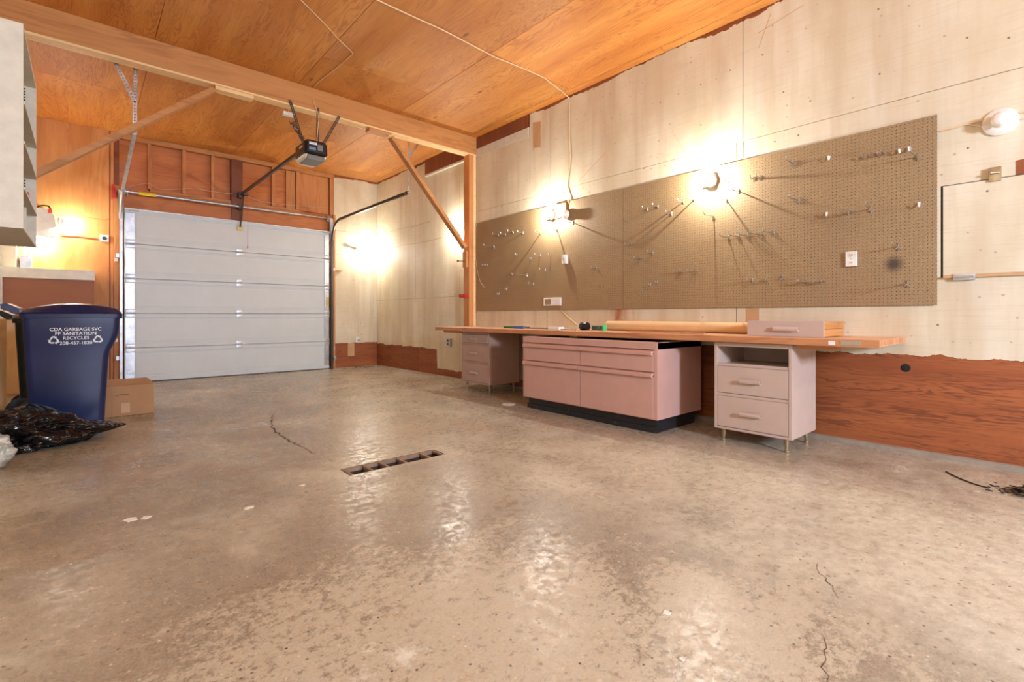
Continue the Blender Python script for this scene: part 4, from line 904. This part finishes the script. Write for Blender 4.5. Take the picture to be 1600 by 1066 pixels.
MB().bbox(c_.x-.056,c_.x-.05,c_.y-.008,c_.y+.008,c_.z-.014,c_.z+.018,.002).build('toggle','grey_plastic',t)
c_ = RW(864,471.5,PX); t = thing('wall_control', 'white framed control panel with dark left window at the pegboard foot', 'control panel', tuple(c_)); 
MB().bbox(c_.x-.02,c_.x,c_.y-.15,c_.y+.15,c_.z-.052,c_.z+.052,.006).build('frame','white_plastic',t)
MB().box(c_.x-.022,c_.x-.019,c_.y+.02,c_.y+.12,c_.z-.036,c_.z+.036).build('dark_window','pegboard',t)
MB().box(c_.x-.022,c_.x-.019,c_.y-.125,c_.y+.015,c_.z-.036,c_.z+.036).build('light_window','label_white',t)
c_ = RW(703,535); t = thing('metal_outlet', 'metal outlet box on the far wall left of the pink cabinet', 'outlet', tuple(c_))
MB().bbox(c_.x-.04,c_.x,c_.y-.055,c_.y+.055,c_.z-.065,c_.z+.065,.004).build('box_body','galvanized',t)
for dz in (.028,-.028): MB().cyl((c_.x-.039,c_.y,c_.z+dz),(c_.x-.046,c_.y,c_.z+dz),.02).build('socket','dark_board',t)
c_ = BW(558,531); t = thing('wall_outlet', 'white outlet low on the end wall at the paint edge', 'outlet', tuple(c_))
MB().bbox(c_.x-.04,c_.x+.04,c_.y-.02,c_.y,c_.z-.055,c_.z+.055,.004).build('cover_plate','white_plastic',t)
MB().lathe((c_.x+.02,c_.y-.02,c_.z),(0,-1,0),[(0,.018),(.05,.018),(.055,.01)],12).build('plug','grey_plastic',t)
a, b = BW(543.5,557), BW(553.5,536); tag(MB().bbox(a.x,b.x,BY-.006,BY+.001,a.z,b.z,.002).build('cover_patch','cardboard_tape'), 'tan rectangular patch on the bare plywood under the end wall outlet', 'patch')
a = BW(521.5,424); tag(MB().prism([(a.x,a.z+.025),(a.x+.15,a.z+.02),(a.x+.15,a.z+.005),(a.x,a.z-.03)], BY-.05, BY-.0, 'y').build('wood_bracket','fir_lumber_x'), 'small wooden ledge on the end wall beside the right jamb', 'ledge')
a = RW(700,410); tag(MB().cyl((4.36,5.99,RW(724,409,4.37).z),(4.22,6.0,RW(724,409,4.37).z-.005),.006).lathe((4.21,6.0,RW(724,409,4.37).z-.005),(1,0,0),[(0,.014),(.02,.014)],10).build('metal_rod','dark_steel'), 'thin metal rod sticking out of the post below the brace', 'rod')
zz = H+(HY-463)/F*7.4; t = thing('red_bracket', 'red metal fitting on the left face of the post', 'bracket', (4.36,6.0,zz))
MB().bbox(4.30,4.381,5.935,6.02,zz-.02,zz+.03,.004).build('clamp','red_metal',t); MB().lathe((4.30,5.98,zz+.0),(-1,0,0),[(0,.02),(.04,.02),(.045,.03),(.055,.03)],12).build('spout','red_metal',t)
# access hatch
t = thing('access_hatch', 'painted plywood hatch door set low right of the pegboard', 'hatch', (WX,0,1.6))
hy1 = RW(1474,400).y; MB().bbox(WX-.018, WX-.001, -.75, hy1, 1.282, 1.905, .003).build('hatch_panel','painted_hatch',t)
MB().bbox(WX-.024,WX-.001,-.75,hy1-.0,1.262,1.281,.003).build('lower_ledge','cardboard_tape',t)
MB().box(WX-.004,WX-.0005,-.75,hy1+.012,1.9055,1.912).box(WX-.004,WX-.0005,hy1+.001,hy1+.012,1.27,1.906).build('shadow_gap_strip','hole_dark',t)  # dark strips painted as the shadow gap along the hatch's top and side
MB().bbox(WX-.012,WX-.0005,hy1+.013,hy1+.045,1.27,1.905,.003).build('side_stop','painted_hatch',t)
c_ = RW(1555,274); MB().bbox(WX-.03,WX-.001,c_.y-.03,c_.y+.03,c_.z-.045,c_.z+.05,.004).cyl((WX-.03,c_.y-.02,c_.z+.01),(WX-.05,c_.y+.02,c_.z+.01),.006).build('latch','brass_leg',t)
c_ = RW(1507,433); MB().bbox(WX-.03,WX-.001,c_.y-.055,c_.y+.055,c_.z-.022,c_.z+.022,.003).cyl((WX-.032,c_.y-.05,c_.z),(WX-.032,c_.y+.05,c_.z),.007).build('hinge','galvanized',t)
# black knot hole in the bare strip
c_ = RW(1415,575); tag(MB().lathe(c_+Vector((-.002,0,0)),(-1,0,0),[(0,.03),(.001,.028)],12).build('round_hole','hole_dark'), 'black round hole in the bare orange plywood right of the bench', 'hole')

# ------------------------------------------------------------------ floor things
t = thing('floor_drain', 'rusty rectangular floor drain with cross bars sunk in the concrete', 'drain', ((GX0+GX1)/2,(GY0+GY1)/2,0))
m = MB()
for x in (1.262, 1.40, 1.515, 1.65, 1.835, 1.945):
    m.bbox(x, x+.018, GY0, GY1, -.018, -.003, .002)
m.build('cross_bar','drain_iron',t)
MB().box(GX0,GX1,GY0,GY0+.008,-.03,-.002).box(GX0,GX1,GY1-.008,GY1,-.03,-.002).build('frame','drain_iron',t)
m = MB(); random.seed(5)
for k in range(70):
    x, y = random.uniform(GX0+.02,GX1-.02), random.uniform(GY0+.02,GY1-.02); r = random.uniform(.004,.012)
    m.bbox(x-r,x+r,y-r*.6,y+r*.6,-.135,-.135+r*3,r*.3)
dl = m.build('leaf_litter','drain_iron'); tag(dl,'leaf litter lying in the bottom of the floor drain','litter'); dl['kind'] = 'stuff'
random.seed(11)
def flake(p, r, mat='flake_white'):
    nn = 9; pts = [(p.x+math.cos(2*PI*k/nn)*r*random.uniform(.5,1.1), p.y+math.sin(2*PI*k/nn)*r*random.uniform(.5,1.1)) for k in range(nn)]
    return MB().prism(pts, .0005, .003, 'z').build('paint_flake', mat)
for px, py, r, l in ((203,813,.035,'larger left one of two white flakes on the floor at left'),(228,809,.03,'right one of two white flakes on the floor at left'),(388,794,.025,'white flake on the floor right of the pair at left'),(472,759,.016,'small white flake on the floor left of the drain'),(1042,958,.016,'white speck flake on the foreground floor'),(1065,1031,.010,'pale round chip on the foreground floor')):
    tag(flake(FL(px,py), r), l, 'flake', 'loose paint flakes on the floor')
c_ = FL(795,632); tag(MB().lathe(c_+Vector((0,0,.0005)),(0,0,1),[(0,.075),(.004,.075),(.004,.045),(.006,.04),(.006,.001)],28).build('floor_disc','flake_white'), 'flat white disc on the floor under the bench between the cabinets', 'disc')
m = MB(); random.seed(9)
for k in range(260):
    c_ = Vector((random.gauss(3.95,.04), random.gauss(.12,.06), 0)); s_ = random.uniform(.003,.010); c_.x = min(c_.x, 4.46)
    a = random.uniform(0,PI); d = Vector((math.cos(a),math.sin(a),random.uniform(-.2,.4)))*s_*1.6; z = random.uniform(.003,.03)*max(0,1-abs(c_.y-.08)*7)+s_*.5
    m.bar(c_+Vector((0,0,z))-d, c_+Vector((0,0,z))+d, s_*.8, s_*.5)
m.add(*(lambda b: (b.v, b.f))(blobmesh((3.97,.04,.01),.10,.12,.04,.4,2.5,40,20,None,2)))
dd = m.build('debris_pile','dark_debris'); tag(dd,'small pile of dark leaves and debris at the right picture edge','debris'); dd['kind'] = 'stuff'
tag(MB().tube([FL(x,y)+Vector((0,0,.005)) for x,y in ((1478,738),(1493,746),(1512,754),(1530,760),(1546,764))], .004, 6, 0, 5).build('dry_twig','dark_debris'), 'thin dark twig leading to the debris pile', 'twig')
random.seed(2)
m = MB()
for k in range(60):
    x, y = random.gauss(4.15,.18), random.gauss(9.05,.12)
    if x < WX-.03 and y < BY-.02: r = random.uniform(.004,.012); m.bar((x,y,r*.4),(x+random.uniform(-.03,.03),y+random.uniform(-.03,.03),r*.4),r,r*.6)
dd = m.build('corner_litter','dark_debris'); tag(dd,'dry litter swept into the far right corner','litter'); dd['kind'] = 'stuff'
